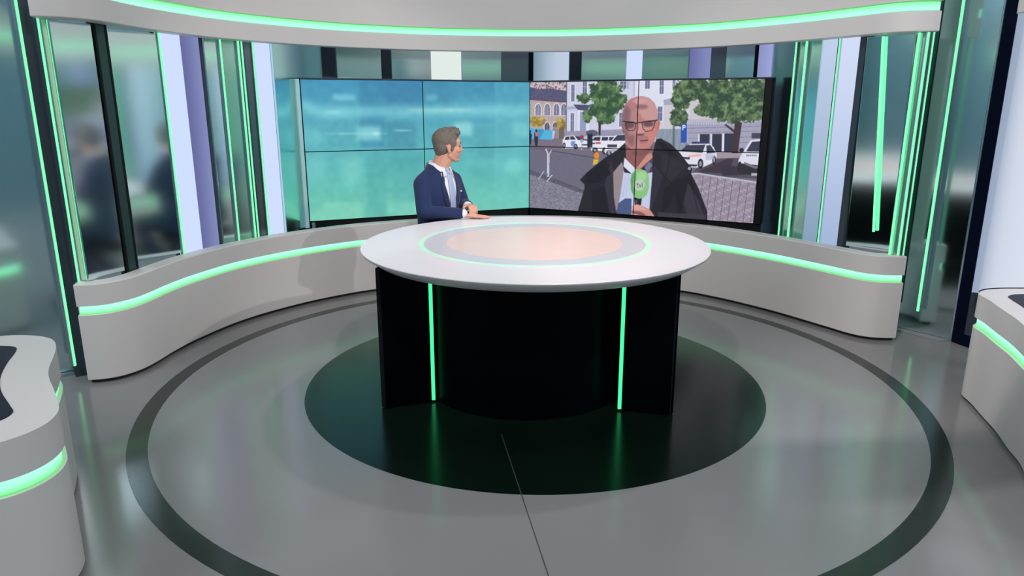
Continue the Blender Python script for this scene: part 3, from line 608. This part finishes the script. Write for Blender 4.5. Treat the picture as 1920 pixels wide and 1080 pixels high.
    for pl, c in (([(600, 600), (640, 780), (640, 960), (600, 980), (560, 780)], (54, 52, 64)), ([(892, 640), (950, 720), (900, 880), (860, 980), (842, 900)], (50, 47, 58)), ([(940, 560), (1110, 640), (1000, 760), (940, 690)], (46, 43, 52)), ([(1000, 760), (1136, 700), (1170, 800), (1100, 900), (1060, 990), (1040, 880)], (30, 28, 37)),
                  ([(1120, 760), (1200, 900), (1236, 1000), (1120, 990), (1090, 900)], (58, 54, 64)), ([(960, 800), (1040, 740), (1010, 900), (940, 980)], (30, 28, 36)), ([(920, 960), (1240, 980), (1240, 1040), (920, 1030)], (62, 58, 70)), ([(430, 700), (560, 600), (600, 700), (520, 760), (440, 768)], (28, 27, 36)), ([(470, 820), (560, 780), (600, 980), (480, 960)], (30, 28, 38)), ([(900, 480), (960, 500), (1060, 600), (980, 560)], (26, 24, 32))):
        p.poly(pl, c, .9, 3)
    for a, b in (((700, 600), (640, 960)), ((1000, 560), (960, 760)), ((1130, 720), (1190, 960)), ((1040, 800), (1080, 960)), ((600, 640), (480, 760)), ((940, 690), (1000, 760))): p.line([a, b], 4, (22, 20, 28), .8)
    p.ell(1126, 666, 9, 9, (214, 214, 224)); p.ell(1126, 666, 4, 4, (60, 60, 70))
    # shirt, lining
    p.poly([(616, 690), (690, 600), (700, 700), (660, 900), (640, 960), (622, 850)], (152, 136, 142)); p.poly([(690, 600), (760, 660), (880, 690), (860, 990), (640, 985), (660, 880), (684, 700)], (196, 206, 234)); p.poly([(690, 560), (700, 640), (740, 700), (690, 690), (676, 620)], (44, 42, 54)); p.poly([(640, 985), (652, 900), (700, 866), (742, 868), (742, 985)], (74, 90, 132)); p.poly([(880, 560), (878, 690), (840, 700), (820, 640)], (78, 74, 96), .9)
    for x in (682, 700, 718): p.line([(x, 720), (x - 16, 860)], 3, (158, 168, 206), .7)
    # neck and head
    p.poly([(696, 480), (880, 480), (872, 600), (800, 672), (760, 668), (700, 600)], (140, 92, 90)); p.poly([(866, 540), (880, 590), (790, 672), (770, 664)], (206, 140, 128)); p.poly([(690, 590), (760, 660), (740, 700), (684, 650)], (222, 226, 242)); p.poly([(856, 620), (878, 640), (850, 690), (826, 660)], (120, 120, 150))
    p.poly([(666, 350), (676, 346), (690, 430), (676, 420)], (150, 96, 96)); p.poly([(905, 350), (922, 336), (928, 360), (912, 430), (900, 428)], (214, 130, 120)); p.poly([(914, 350), (921, 350), (908, 415), (905, 400)], (176, 96, 92))
    head = [(676, 340), (674, 280), (690, 232), (724, 196), (765, 181), (805, 179), (850, 192), (884, 224), (904, 270), (908, 350), (904, 420), (892, 476), (860, 530), (800, 548), (740, 540), (700, 500), (690, 430)]
    p.poly(head, (182, 130, 130)); p.poly([(760, 184), (805, 180), (850, 194), (884, 226), (904, 272), (906, 340), (850, 352), (800, 320), (770, 270)], (204, 152, 152), .9, 5); p.poly([(676, 340), (676, 280), (700, 230), (730, 260), (716, 400), (700, 500), (688, 430)], (128, 92, 100), .85, 8)
    p.ell(800, 250, 44, 16, (134, 94, 104), .8, 7); p.ell(735, 240, 26, 34, (178, 122, 126), .8, 8); p.ell(790, 214, 50, 14, (212, 160, 162), .8, 6); p.line([(772, 300), (776, 350)], 5, (140, 92, 92), .7); p.line([(792, 296), (794, 345)], 4, (160, 106, 100), .6)
    p.ell(722, 372, 32, 22, (104, 74, 80), .9, 5); p.ell(846, 366, 36, 18, (98, 72, 78), .9, 5); p.poly([(818, 392), (876, 384), (860, 412), (830, 410)], (218, 160, 150), .9, 2); p.poly([(700, 400), (750, 404), (740, 412), (706, 412)], (188, 130, 128), .8, 2)
    p.poly([(786, 352), (806, 356), (824, 420), (818, 440), (770, 436), (768, 424), (784, 400)], (208, 148, 142)); p.poly([(768, 430), (824, 430), (810, 446), (778, 446)], (120, 76, 80), .9, 2); p.poly([(830, 400), (900, 380), (890, 470), (850, 510), (836, 450)], (206, 132, 122), .8, 6); p.poly([(700, 440), (760, 440), (750, 520), (716, 500)], (136, 92, 92), .8, 8)
    p.poly([(784, 474), (850, 468), (844, 482), (800, 484)], (118, 66, 74), .95, 1); p.poly([(790, 484), (846, 480), (836, 496), (800, 498)], (186, 116, 116), .9, 2); p.poly([(780, 510), (850, 506), (836, 542), (786, 540)], (200, 132, 126), .8, 5); p.poly([(770, 452), (840, 446), (850, 462), (780, 468)], (168, 116, 114), .9, 4); p.poly([(740, 540), (860, 528), (880, 500), (876, 560), (800, 580), (740, 570)], (122, 80, 80), .7, 6)
    # glasses
    dk = (34, 26, 32)
    p.line([(676, 346), (694, 350), (752, 354), (762, 362)], 7, dk); p.line([(694, 350), (700, 392), (716, 410), (748, 408), (760, 392), (762, 360)], 4, dk); p.line([(762, 360), (780, 356), (802, 356)], 5, dk)
    p.line([(802, 354), (850, 346), (892, 344), (906, 338)], 7, dk); p.line([(802, 354), (812, 398), (832, 416), (868, 410), (884, 388), (892, 346)], 4, dk); p.line([(814, 352), (880, 348)], 5, (70, 50, 56), .9); p.line([(700, 356), (750, 358)], 4, (60, 46, 54), .9)
    # microphone and hand
    p.poly([(760, 860), (812, 860), (806, 912), (764, 912)], (40, 32, 40)); p.poly([(772, 880), (780, 880), (778, 910), (772, 910)], (120, 110, 120), .8)
    p.poly([(734, 740), (744, 696), (770, 674), (800, 668), (836, 680), (856, 716), (858, 790), (846, 840), (820, 864), (790, 870), (760, 856), (738, 810)], (136, 196, 128)); p.ell(808, 716, 34, 34, (168, 218, 158), .8, 8); p.poly([(734, 740), (744, 700), (760, 690), (754, 800), (770, 856), (742, 822)], (86, 142, 92), .8, 5)
    p.ell(794, 776, 38, 40, (176, 200, 180)); p.ell(794, 776, 35, 37, (186, 208, 188), .9, 1)
    tx = (92, 100, 100)
    p.line([(780, 762), (780, 788), (784, 793), (789, 793)], 4, tx); p.line([(773, 770), (789, 770)], 3.5, tx); p.line([(792, 770), (799, 792), (806, 770)], 4, tx); p.line([(813, 758), (813, 788), (816, 793), (819, 793)], 4, tx)
    p.poly([(744, 920), (780, 906), (822, 920), (868, 944), (900, 990), (896, 1020), (744, 1010)], (206, 146, 138)); p.poly([(744, 950), (800, 956), (840, 976), (820, 990), (744, 966)], (124, 76, 78), .85, 3); p.poly([(744, 968), (830, 986), (890, 1000), (880, 1020), (744, 1004)], (216, 158, 150), .9, 2); p.poly([(748, 922), (782, 910), (820, 926), (850, 950), (800, 946), (748, 940)], (222, 168, 158), .9, 3)
    for ch in range(3): p.a[..., ch] = blur(p.a[..., ch], 1)
    p.a = np.clip(p.a * .97 + .012 + n3 * .012, 0, 1)
    return p
def homog(src, dst):
    A = []; b = []
    for (x, y), (u, v) in zip(src, dst):
        A.append([x, y, 1, 0, 0, 0, -u * x, -u * y]); b.append(u); A.append([0, 0, 0, x, y, 1, -v * x, -v * y]); b.append(v)
    h = np.linalg.solve(np.array(A, float), np.array(b, float)); return np.append(h, 1).reshape(3, 3)
def screen_mat(name, s):
    m = bpy.data.materials.new(name); m.use_nodes = True; nt = m.node_tree; b = nt.nodes['Principled BSDF']
    at = nt.nodes.new('ShaderNodeAttribute'); at.attribute_name = 'picture'
    b.inputs['Base Color'].default_value = (.01, .01, .012, 1); b.inputs['Roughness'].default_value = .45; b.inputs['Specular IOR Level'].default_value = .15
    nt.links.new(at.outputs['Color'], b.inputs['Emission Color']); b.inputs['Emission Strength'].default_value = s; return m
M['screen'] = screen_mat('screen_glow', 1.0)
def lin(c): return np.where(c <= .04045, c / 12.92, ((c + .055) / 1.055) ** 2.4)
def make_tile(A, B, u0, u1, v0, v1, pic, H, nx, ny, label):
    """one display: a slim box whose face is a fine grid carrying the picture"""
    g = .0035; A = np.array(A); B = np.array(B); L = np.linalg.norm(B - A); du = g / L; dv = g / (ZTv - ZB)
    us = np.linspace(u0 + du, u1 - du, nx + 1); vs = np.linspace(v0 + dv, v1 - dv, ny + 1); U_, V_ = np.meshgrid(us, vs)
    X = A[0] + (B[0] - A[0]) * U_; Y = A[1] + (B[1] - A[1]) * U_; Z = ZTv - (ZTv - ZB) * V_
    co = np.stack([X, Y, Z], -1).reshape(-1, 3); N = len(co)
    q = np.stack([U_.ravel(), V_.ravel(), np.ones(N)]); w = H @ q; px = w[0] / w[2]; py = w[1] / w[2]
    fx = np.clip((px - pic.x0) * pic.k - .5, 0, pic.W - 1.001); fy = np.clip((py - pic.y0) * pic.k - .5, 0, pic.H - 1.001); xi = fx.astype(int); yi = fy.astype(int)
    a = (fx - xi)[:, None]; b_ = (fy - yi)[:, None]; I = pic.a
    c = (I[yi, xi] * (1 - a) + I[yi, xi + 1] * a) * (1 - b_) + (I[yi + 1, xi] * (1 - a) + I[yi + 1, xi + 1] * a) * b_
    n = np.array([-(B - A)[1], (B - A)[0]]) / L; n = n if np.dot(n, (A + B) / 2) > 0 else -n
    i, j = np.meshgrid(np.arange(nx), np.arange(ny)); k0 = (j * (nx + 1) + i).ravel()
    F = np.stack([k0, k0 + nx + 1, k0 + nx + 2, k0 + 1], 1)
    cs = [0, nx, N - 1, N - 1 - nx]; back = [co[t] + np.array([n[0] * .03, n[1] * .03, 0]) for t in cs]
    # separate skirt so the picture face stays clean
    cor = [co[t] for t in cs]; allco = np.vstack([co, cor, back]); s0_ = N; fr = [(s0_ + t, s0_ + (t + 1) % 4, s0_ + 4 + (t + 1) % 4, s0_ + 4 + t) for t in range(4)] + [(s0_ + 4, s0_ + 5, s0_ + 6, s0_ + 7)]
    me = bpy.data.meshes.new('display'); me.from_pydata((allco - VO).tolist(), [], F.tolist() + fr); me.update()
    me.materials.append(M['screen']); me.materials.append(M['blackmat'])
    mi = np.zeros(len(F) + 5, np.int32); mi[len(F):] = 1; me.polygons.foreach_set('material_index', mi)
    at = me.color_attributes.new('picture', 'FLOAT_COLOR', 'POINT'); col = np.ones((len(allco), 4), np.float32); col[:, :3] = 0; col[:N, :3] = lin(c); at.data.foreach_set('color', col.ravel())
    o = bpy.data.objects.new('display', me); COL.objects.link(o); o.parent = vw; o['label'] = label; return o
teal = paint_teal(); street = paint_street()
HL = homog([(0, 0), (1, 0), (1, 1), (0, 1)], [(565, 148), (993, 153), (994, 388.5), (580, 415)])
HR = homog([(0, 0), (1, 0), (1, 1), (0, 1)], [(50, 80), (1622, 66), (1562, 1040), (52, 930)])
names = {(0, 0): 'upper left screen showing blurred teal light', (1, 0): 'teal screen above the presenter', (0, 1): 'lower left teal screen', (1, 1): 'teal screen behind the presenter'}
for r_ in range(2):
    for c_ in range(2):
        make_tile(CL, C0, c_ / 2, (c_ + 1) / 2, r_ / 2, (r_ + 1) / 2, teal, HL, 110, 64, names[(c_, r_)])
names = {(0, 0): 'screen showing a church, white house and half of a bald head', (1, 0): 'screen showing a leafy tree and parked white cars', (0, 1): 'screen showing a grey street and a coat sleeve', (1, 1): 'screen showing a green microphone, dark coat and cobbles'}
for r_ in range(2):
    for c_ in range(2):
        make_tile(C0, CR, c_ / 2, (c_ + 1) / 2, r_ / 2, (r_ + 1) / 2, street, HR, 420, 240, names[(c_, r_)])
def wallseg(name, A, B, z0, z1, off0, off1, m, parent=vw, ext=(0, 0)):
    A = np.array(A, float); B = np.array(B, float); u = (B - A) / np.linalg.norm(B - A); n = np.array([-u[1], u[0]]); n = n if np.dot(n, (A + B) / 2) > 0 else -n
    a = A - u * ext[0]; b = B + u * ext[1]
    return prism(name, [tuple(a + n * off0), tuple(b + n * off0), tuple(b + n * off1), tuple(a + n * off1)], z0, z1, m, parent, tuple(VO))
wallseg('back_frame', CL, C0, ZB - .004, ZTv + .004, .031, .12, M['blackmat']); wallseg('back_frame', C0, CR, ZB - .004, ZTv + .004, .031, .12, M['blackmat'], ext=(0, .06))
wallseg('top_rail', CL, C0, ZTv + .001, ZTv + .010, .0, .12, M['darkframe']); wallseg('top_rail', C0, CR, ZTv + .001, ZTv + .010, .0, .12, M['darkframe'], ext=(0, .06))
wallseg('skirt', CL, C0, 0, ZB - .005, .02, .11, M['blackmat'], ext=(.02, 0)); wallseg('skirt', C0, CR, 0, ZB - .005, .02, .11, M['blackmat'], ext=(0, .05))
sp = wallseg('side_trim', CL + np.array([-.045, .045]), CL + np.array([-.004, -.004]), ZB - .05, ZTv, .0, .03, M['cyanspill']); sp['label'] = 'side trim with cyan screen light painted into its colour'
u = (CR - C0) / np.linalg.norm(CR - C0); wallseg('side_bezel', CR + u * .002, CR + u * .05, ZB, ZTv, .0, .03, M['blackmat'])
wallseg('leg', CL + np.array([.015, .0]), CL + np.array([.040, .008]), .0, ZB - .006, -.012, .015, M['alu'])

# ------------------------------------------------------------------ the presenter
def sph(bm, c, r, rot=None, seg=20):
    m = Matrix.Translation(Vector(c)) @ (rot.to_4x4() if rot is not None else Matrix.Identity(4)) @ Matrix.Diagonal((*((r, r, r) if np.isscalar(r) else r), 1))
    bmesh.ops.create_uvsphere(bm, u_segments=seg, v_segments=max(8, seg // 2), radius=1, matrix=m)
def cap(bm, a, b, ra, rb, seg=14):
    """tapered limb with round ends"""
    a = Vector(a); b = Vector(b); d = b - a; L = d.length; q = d.to_track_quat('Z', 'Y').to_matrix().to_4x4()
    bmesh.ops.create_cone(bm, cap_ends=True, segments=seg, radius1=ra, radius2=rb, depth=L, matrix=Matrix.Translation((a + b) / 2) @ q)
    sph(bm, a, ra, None, seg); sph(bm, b, rb, None, seg)
def chain(bm, pts, rs):
    for i in range(len(pts) - 1): cap(bm, pts[i], pts[i + 1], rs[i], rs[i + 1])
def blob(name, bm, m, parent, voxel=.005, smooth=4, origin=(0, 0, 0)):
    for v in bm.verts: v.co -= Vector(origin)
    me = bpy.data.meshes.new(name); bm.to_mesh(me); bm.free(); me.materials.append(m)
    o = bpy.data.objects.new(name, me); COL.objects.link(o)
    rm = o.modifiers.new('remesh', 'REMESH'); rm.mode = 'VOXEL'; rm.voxel_size = voxel; rm.use_smooth_shade = True
    if smooth: s = o.modifiers.new('smooth', 'SMOOTH'); s.factor = .5; s.iterations = smooth
    if parent: o.parent = parent
    return o
Fw = Vector((.78, -.625, 0)).normalized(); Lf = Vector((-Fw.y, Fw.x, 0))           # chest direction and his left
T0 = Vector((-.640, 1.010, 0))
def tp(f, l, z): return T0 + Fw * f + Lf * l + Vector((0, 0, z))
Hf = Vector((.955, .30, 0)).normalized(); Hl = Vector((-Hf.y, Hf.x, 0)); HC = Vector((-.566, 1.000, 1.260))  # head frame
def hp(f, l, z): return HC + Hf * (f * .93) + Hl * l + Vector((0, 0, z))
Hrot = Matrix((Hf, Hl, Vector((0, 0, 1)))).transposed()
PO = (T0.x, T0.y, 0)
sh_r, sh_l = tp(0, -.150, 1.030), tp(0, .150, 1.035)
el_r, wr_r = Vector((-.715, .800, .845)), Vector((-.455, .815, .838))
el_l, wr_l = Vector((-.475, 1.060, .862)), Vector((-.432, .925, .872))
bm = bmesh.new()
# skull, face
sph(bm, hp(-.012, 0, .028), (.090, .072, .080), Hrot, 32); sph(bm, hp(.030, 0, -.022), (.058, .056, .078), Hrot, 28)
sph(bm, hp(.050, 0, .030), (.040, .055, .045), Hrot, 24); sph(bm, hp(.062, 0, -.082), (.020, .024, .018), Hrot); cap(bm, hp(.0, .044, -.055), hp(.050, .018, -.086), .016, .014); cap(bm, hp(.0, -.044, -.055), hp(.050, -.018, -.086), .016, .014)
cap(bm, hp(.086, 0, .008), hp(.103, 0, -.022), .007, .010); sph(bm, hp(.094, .009, -.026), .007); sph(bm, hp(.094, -.009, -.026), .007)
cap(bm, hp(.083, -.026, .016), hp(.083, .026, .016), .007, .007); cap(bm, hp(.080, -.016, -.052), hp(.080, .016, -.052), .0065, .0065); cap(bm, hp(.079, -.014, -.060), hp(.079, .014, -.060), .007, .007)
for s in (-1, 1):
    sph(bm, hp(.060, s * .038, -.020), .020); sph(bm, hp(-.008, s * .073, -.014), (.012, .008, .024), Hrot); sph(bm, hp(-.012, s * .078, -.006), (.014, .005, .017), Hrot)
cap(bm, hp(-.015, 0, -.055), tp(.02, 0, 1.09), .050, .056); cap(bm, hp(-.040, 0, -.02), tp(.0, 0, 1.09), .042, .050)
# trunk, under the clothes
for z, a, b in ((.56, .15, .10), (.70, .145, .095), (.85, .150, .10), (.98, .155, .095)): sph(bm, tp(0, 0, z), (b, a, .10), Matrix((Fw, Lf, Vector((0, 0, 1)))).transposed())
cap(bm, tp(0, -.10, 1.035), tp(0, .10, 1.035), .045, .045)
chain(bm, [sh_r, el_r, wr_r], [.040, .034, .022]); chain(bm, [sh_l, el_l, wr_l], [.040, .034, .022])
hip_r, hip_l = tp(.0, -.09, .555), tp(.0, .09, .555); kn_r, kn_l = tp(.36, -.12, .53), tp(.36, .14, .53); an_r, an_l = tp(.05, -.13, .10), tp(.05, .15, .10)
chain(bm, [hip_r, kn_r, an_r], [.075, .05, .035]); chain(bm, [hip_l, kn_l, an_l], [.075, .05, .035])
# right hand, flat on the desk, fingers pointing along +x
def hand(bm, wrist, d, up, side, spread, curl, scale=1.0, thumb_side=1):
    """palm and five fingers; d points along the fingers, side towards the thumb"""
    d = d.normalized(); up = up.normalized(); side = side.normalized(); k = scale
    rot = Matrix((d, side, up)).transposed()
    pc = wrist + d * .045 * k; sph(bm, pc, (.048 * k, .036 * k, .0135 * k), rot, 20); sph(bm, wrist + d * .01, (.026 * k, .025 * k, .016 * k), rot)
    L = [(.026, .040, .026, .020), (.009, .045, .029, .021), (-.009, .041, .027, .020), (-.026, .031, .020, .017)]
    for i, (off, a, b, c) in enumerate(L):
        base = wrist + d * (.080 if i < 3 else .074) * k + side * off * k; ang = (off / .026) * spread
        dd = (d * math.cos(ang) + side * math.sin(ang)).normalized(); p0 = base; pts = [p0 - dd * .02 * k]; cu = 0
        pts.append(p0); cur = p0
        for seg_, cc in zip((a, b, c), curl):
            cu += cc; dv = dd * math.cos(cu) - up * math.sin(cu); cur = cur + dv * seg_ * k; pts.append(cur)
        chain(bm, pts, [.0095 * k, .0092 * k, .0083 * k, .0076 * k, .0066 * k])
    b0 = wrist + d * .022 * k + side * .022 * k; t1 = b0 + (d * .55 + side * .75 - up * .1).normalized() * .038 * k; t2 = t1 + (d * .85 + side * .45 - up * .15).normalized() * .030 * k; t3 = t2 + (d * .98 + side * .15).normalized() * .022 * k
    chain(bm, [b0, t1, t2, t3], [.013 * k, .0105 * k, .0095 * k, .0078 * k])
hand(bm, wr_r + Vector((.008, .005, -.014)), Vector((1, .05, -.07)), Vector((.07, 0, 1)), Vector((0, 1, 0)), .12, (.03, .04, .03), .95)
# left hand, closed over the right wrist
hand(bm, wr_l + Vector((.004, -.010, .006)), Vector((.42, -.88, -.02)), Vector((.05, .1, 1)), Vector((-.88, -.42, 0)), .10, (.75, .85, .5), .92)
body = blob('person', bm, M['skin'], None, .0036, 3, PO)
body.location = PO
tag(body, 'person in a navy suit and pale tie seated at the desk, looking at the screens', 'person')
# eyes, brows
for s in (-1, 1):
    bm = bmesh.new(); sph(bm, hp(.076, s * .027, .003), .0095); e_ = blob('eye', bm, M['eye'], body, .003, 1, PO)
    bm = bmesh.new(); chain(bm, [hp(.090, s * .014, .024), hp(.088, s * .030, .028), hp(.080, s * .042, .023)], [.0035, .004, .003]); blob('eyebrow', bm, M['hair'], body, .002, 1, PO)
# hair: short back and sides, brushed-up top
bm = bmesh.new()
sph(bm, hp(-.020, 0, .046), (.092, .0765, .079), Hrot, 32); sph(bm, hp(-.042, 0, .006), (.062, .070, .070), Hrot, 28); sph(bm, hp(-.010, 0, .072), (.084, .066, .056), Hrot, 28)
sph(bm, hp(.048, 0, .092), (.042, .052, .030), Hrot, 24); sph(bm, hp(-.066, 0, -.020), (.030, .050, .050), Hrot)
for s in (-1, 1): sph(bm, hp(.018, s * .060, .028), (.030, .014, .030), Hrot); sph(bm, hp(.016, s * .0605, -.002), (.012, .008, .026), Hrot)
rr = random.Random(5)
for i in range(150):
    f = rr.uniform(-.085, .078); l = rr.uniform(-.055, .055); q = 1 - (f / .105) ** 2 - (l / .078) ** 2
    if q < .1: continue
    z = .060 + .062 * math.sqrt(q) + (.006 if f > .03 else 0); a = hp(f, l, z - .012); b = hp(f + rr.uniform(.0, .014), l + rr.uniform(-.008, .008), z + rr.uniform(.004, .013)); cap(bm, a, b, .0055, .0025, 6)
blob('hair', bm, M['hair'], body, .0032, 1, PO)
# jacket
bm = bmesh.new(); tr = Matrix((Fw, Lf, Vector((0, 0, 1)))).transposed()
rings = [(.50, .178, .135, .0), (.58, .172, .128, .0), (.68, .160, .118, .0), (.78, .164, .120, .005), (.88, .174, .124, .008), (.96, .182, .122, .006), (1.02, .172, .110, .004), (1.065, .146, .094, .008), (1.100, .108, .078, .012), (1.120, .082, .066, .006)]
NR = 40
def surf(t, z, off=0.0):
    zs = [r[0] for r in rings]; hw = np.interp(z, zs, [r[1] for r in rings]); hd = np.interp(z, zs, [r[2] for r in rings]); fo = np.interp(z, zs, [r[3] for r in rings])
    e = 2.3; ct, st = math.cos(t), math.sin(t); x = abs(ct) ** (2 / e) * math.copysign(1, ct); y = abs(st) ** (2 / e) * math.copysign(1, st)
    return tp(fo + x * (hd + off), y * (hw + off), z)      # t = 0 is the chest
rows = [[bm.verts.new(surf(2 * PI * i / NR, r[0])) for i in range(NR)] for r in rings]
for a, b in zip(rows[:-1], rows[1:]):
    for i in range(NR): bm.faces.new((a[i], a[(i + 1) % NR], b[(i + 1) % NR], b[i]))
bm.faces.new(rows[0][::-1]); bm.faces.new(rows[-1])
chain(bm, [tp(0, -.135, 1.030), sh_r + Vector((0, 0, -.01)), el_r, wr_r + Vector((-.020, 0, .0))], [.058, .060, .050, .036])
chain(bm, [tp(0, .135, 1.030), sh_l + Vector((0, 0, -.01)), el_l, wr_l + Vector((0, .02, 0))], [.058, .058, .048, .034])
for sd_ in (-1, 1):
    cap(bm, tp(-.018, sd_ * .052, 1.108), tp(-.004, sd_ * .145, 1.042), .030, .046)
sph(bm, tp(-.045, 0, 1.095), (.045, .070, .045), tr)
sph(bm, el_r + Vector((.01, 0, .0)), .050); cap(bm, (sh_r + el_r) / 2 + Vector((0, .0, .0)), el_r, .052, .048)
blob('jacket', bm, M['suit'], body, .006, 5, PO)
def patch(name, tl, tr_, zs, off, m, thick=.004):
    """a strip of cloth lying on the chest between two angle curves"""
    V = []; n = len(zs); K = 6
    for z, a, b in zip(zs, tl, tr_):
        for j in range(K + 1): V.append(surf(a + (b - a) * j / K, z, off) - Vector(PO))
    F = [(i * (K + 1) + j, i * (K + 1) + j + 1, (i + 1) * (K + 1) + j + 1, (i + 1) * (K + 1) + j) for i in range(n - 1) for j in range(K)]
    o = link_mesh(name, V, F, m, body, True); s = o.modifiers.new('thick', 'SOLIDIFY'); s.thickness = thick; s.offset = -1; return o
zs = list(np.linspace(.80, 1.120, 14)); W_ = lambda z, w0, w1: w0 + (w1 - w0) * (z - .80) / .30
patch('shirt_front', [-W_(z, .02, .40) for z in zs], [W_(z, .02, .40) for z in zs], zs, .003, M['shirt'], .006)
zs2 = list(np.linspace(.79, 1.115, 14))
patch('lapel', [-W_(z, .04, .40) - .16 * math.sin(min(1, (z - .78) / .32 * 1.15) * PI) ** .8 for z in zs2], [-W_(z, .01, .34) for z in zs2], zs2, .009, M['suit2'], .005)
patch('lapel', [W_(z, .01, .34) for z in zs2], [W_(z, .04, .40) + .16 * math.sin(min(1, (z - .78) / .32 * 1.15) * PI) ** .8 for z in zs2], zs2, .009, M['suit2'], .005)
tie_z = list(np.linspace(.79, 1.105, 12)); patch('tie', [-W_(z, .115, .075) for z in tie_z], [W_(z, .115, .075) for z in tie_z], tie_z, .011, M['tie'], .005)
bm = bmesh.new(); cap(bm, surf(0, 1.112, .006), surf(0, 1.092, .012), .014, .010); blob('tie_knot', bm, M['tie'], body, .003, 1, PO)
patch('pocket_square', [.50, .50], [.66, .66], [.955, .966], .004, M['shirt'], .004)
# collar: a folded band round the neck
V = []; K = 28
for i in range(K + 1):
    t = .35 + (2 * PI - .70) * i / K; fr = math.cos(t)
    for r, z in ((.056, 1.112), (.053, 1.156), (.062, 1.158), (.086, 1.098)):
        zz = z + (-.034 if fr > 0 else .012) * abs(fr); V.append(tp(.014 + fr * (r + .006) + (.012 if fr > 0 else 0), math.sin(t) * (r + .002), zz) - Vector(PO))
F = [(i * 4 + j, i * 4 + j + 1, (i + 1) * 4 + j + 1, (i + 1) * 4 + j) for i in range(K) for j in range(3)]
o = link_mesh('collar', V, F, M['shirt'], body, True); s = o.modifiers.new('thick', 'SOLIDIFY'); s.thickness = .003
V = []; K = 28
for i in range(K + 1):
    t = .50 + (2 * PI - 1.00) * i / K; fr = math.cos(t)
    for r, z in ((.070, 1.100), (.069, 1.146), (.077, 1.144), (.094, 1.088)):
        zz = z + (-.060 if fr > 0 else .010) * abs(fr); V.append(tp(.010 + fr * (r + .006) + (.014 if fr > 0 else 0), math.sin(t) * (r + .004), zz) - Vector(PO))
F = [(i * 4 + j, i * 4 + j + 1, (i + 1) * 4 + j + 1, (i + 1) * 4 + j) for i in range(K) for j in range(3)]
o = link_mesh('jacket_collar', V, F, M['suit2'], body, True); sm_ = o.modifiers.new('thick', 'SOLIDIFY'); sm_.thickness = .004
for wr, el in ((wr_r, el_r), (wr_l, el_l)):
    bm = bmesh.new(); d = (wr - el).normalized(); cap(bm, wr - d * .015, wr - d * .002, .031, .030); blob('shirt_cuff', bm, M['shirt'], body, .003, 1, PO)
bm = bmesh.new(); chain(bm, [hip_r, kn_r, an_r + Vector((0, 0, -.02))], [.095, .068, .052]); chain(bm, [hip_l, kn_l, an_l + Vector((0, 0, -.02))], [.095, .068, .052]); cap(bm, hip_r, hip_l, .10, .10)
blob('trousers', bm, M['suit'], body, .008, 4, PO)
for an in (an_r, an_l):
    bm = bmesh.new(); sph(bm, Vector((an.x, an.y, .045)) + Fw * .07, (.135, .047, .045), tr); blob('shoe', bm, M['shoe'], body, .006, 1, PO)
st = empty('stool', (T0.x - .02, T0.y + .02, 0), 'black round stool under the seated person, hidden behind the desk', 'stool')
lathe('seat', [(0, .385), (.17, .385), (.19, .40), (.19, .425), (.17, .44), (0, .44)], M['blackmat'], st, 40); lathe('pole', [(.03, .02), (.03, .385)], M['alu'], st, 24); lathe('base', [(0, 0), (.21, 0), (.21, .012), (.04, .03), (0, .03)], M['alu'], st, 40)
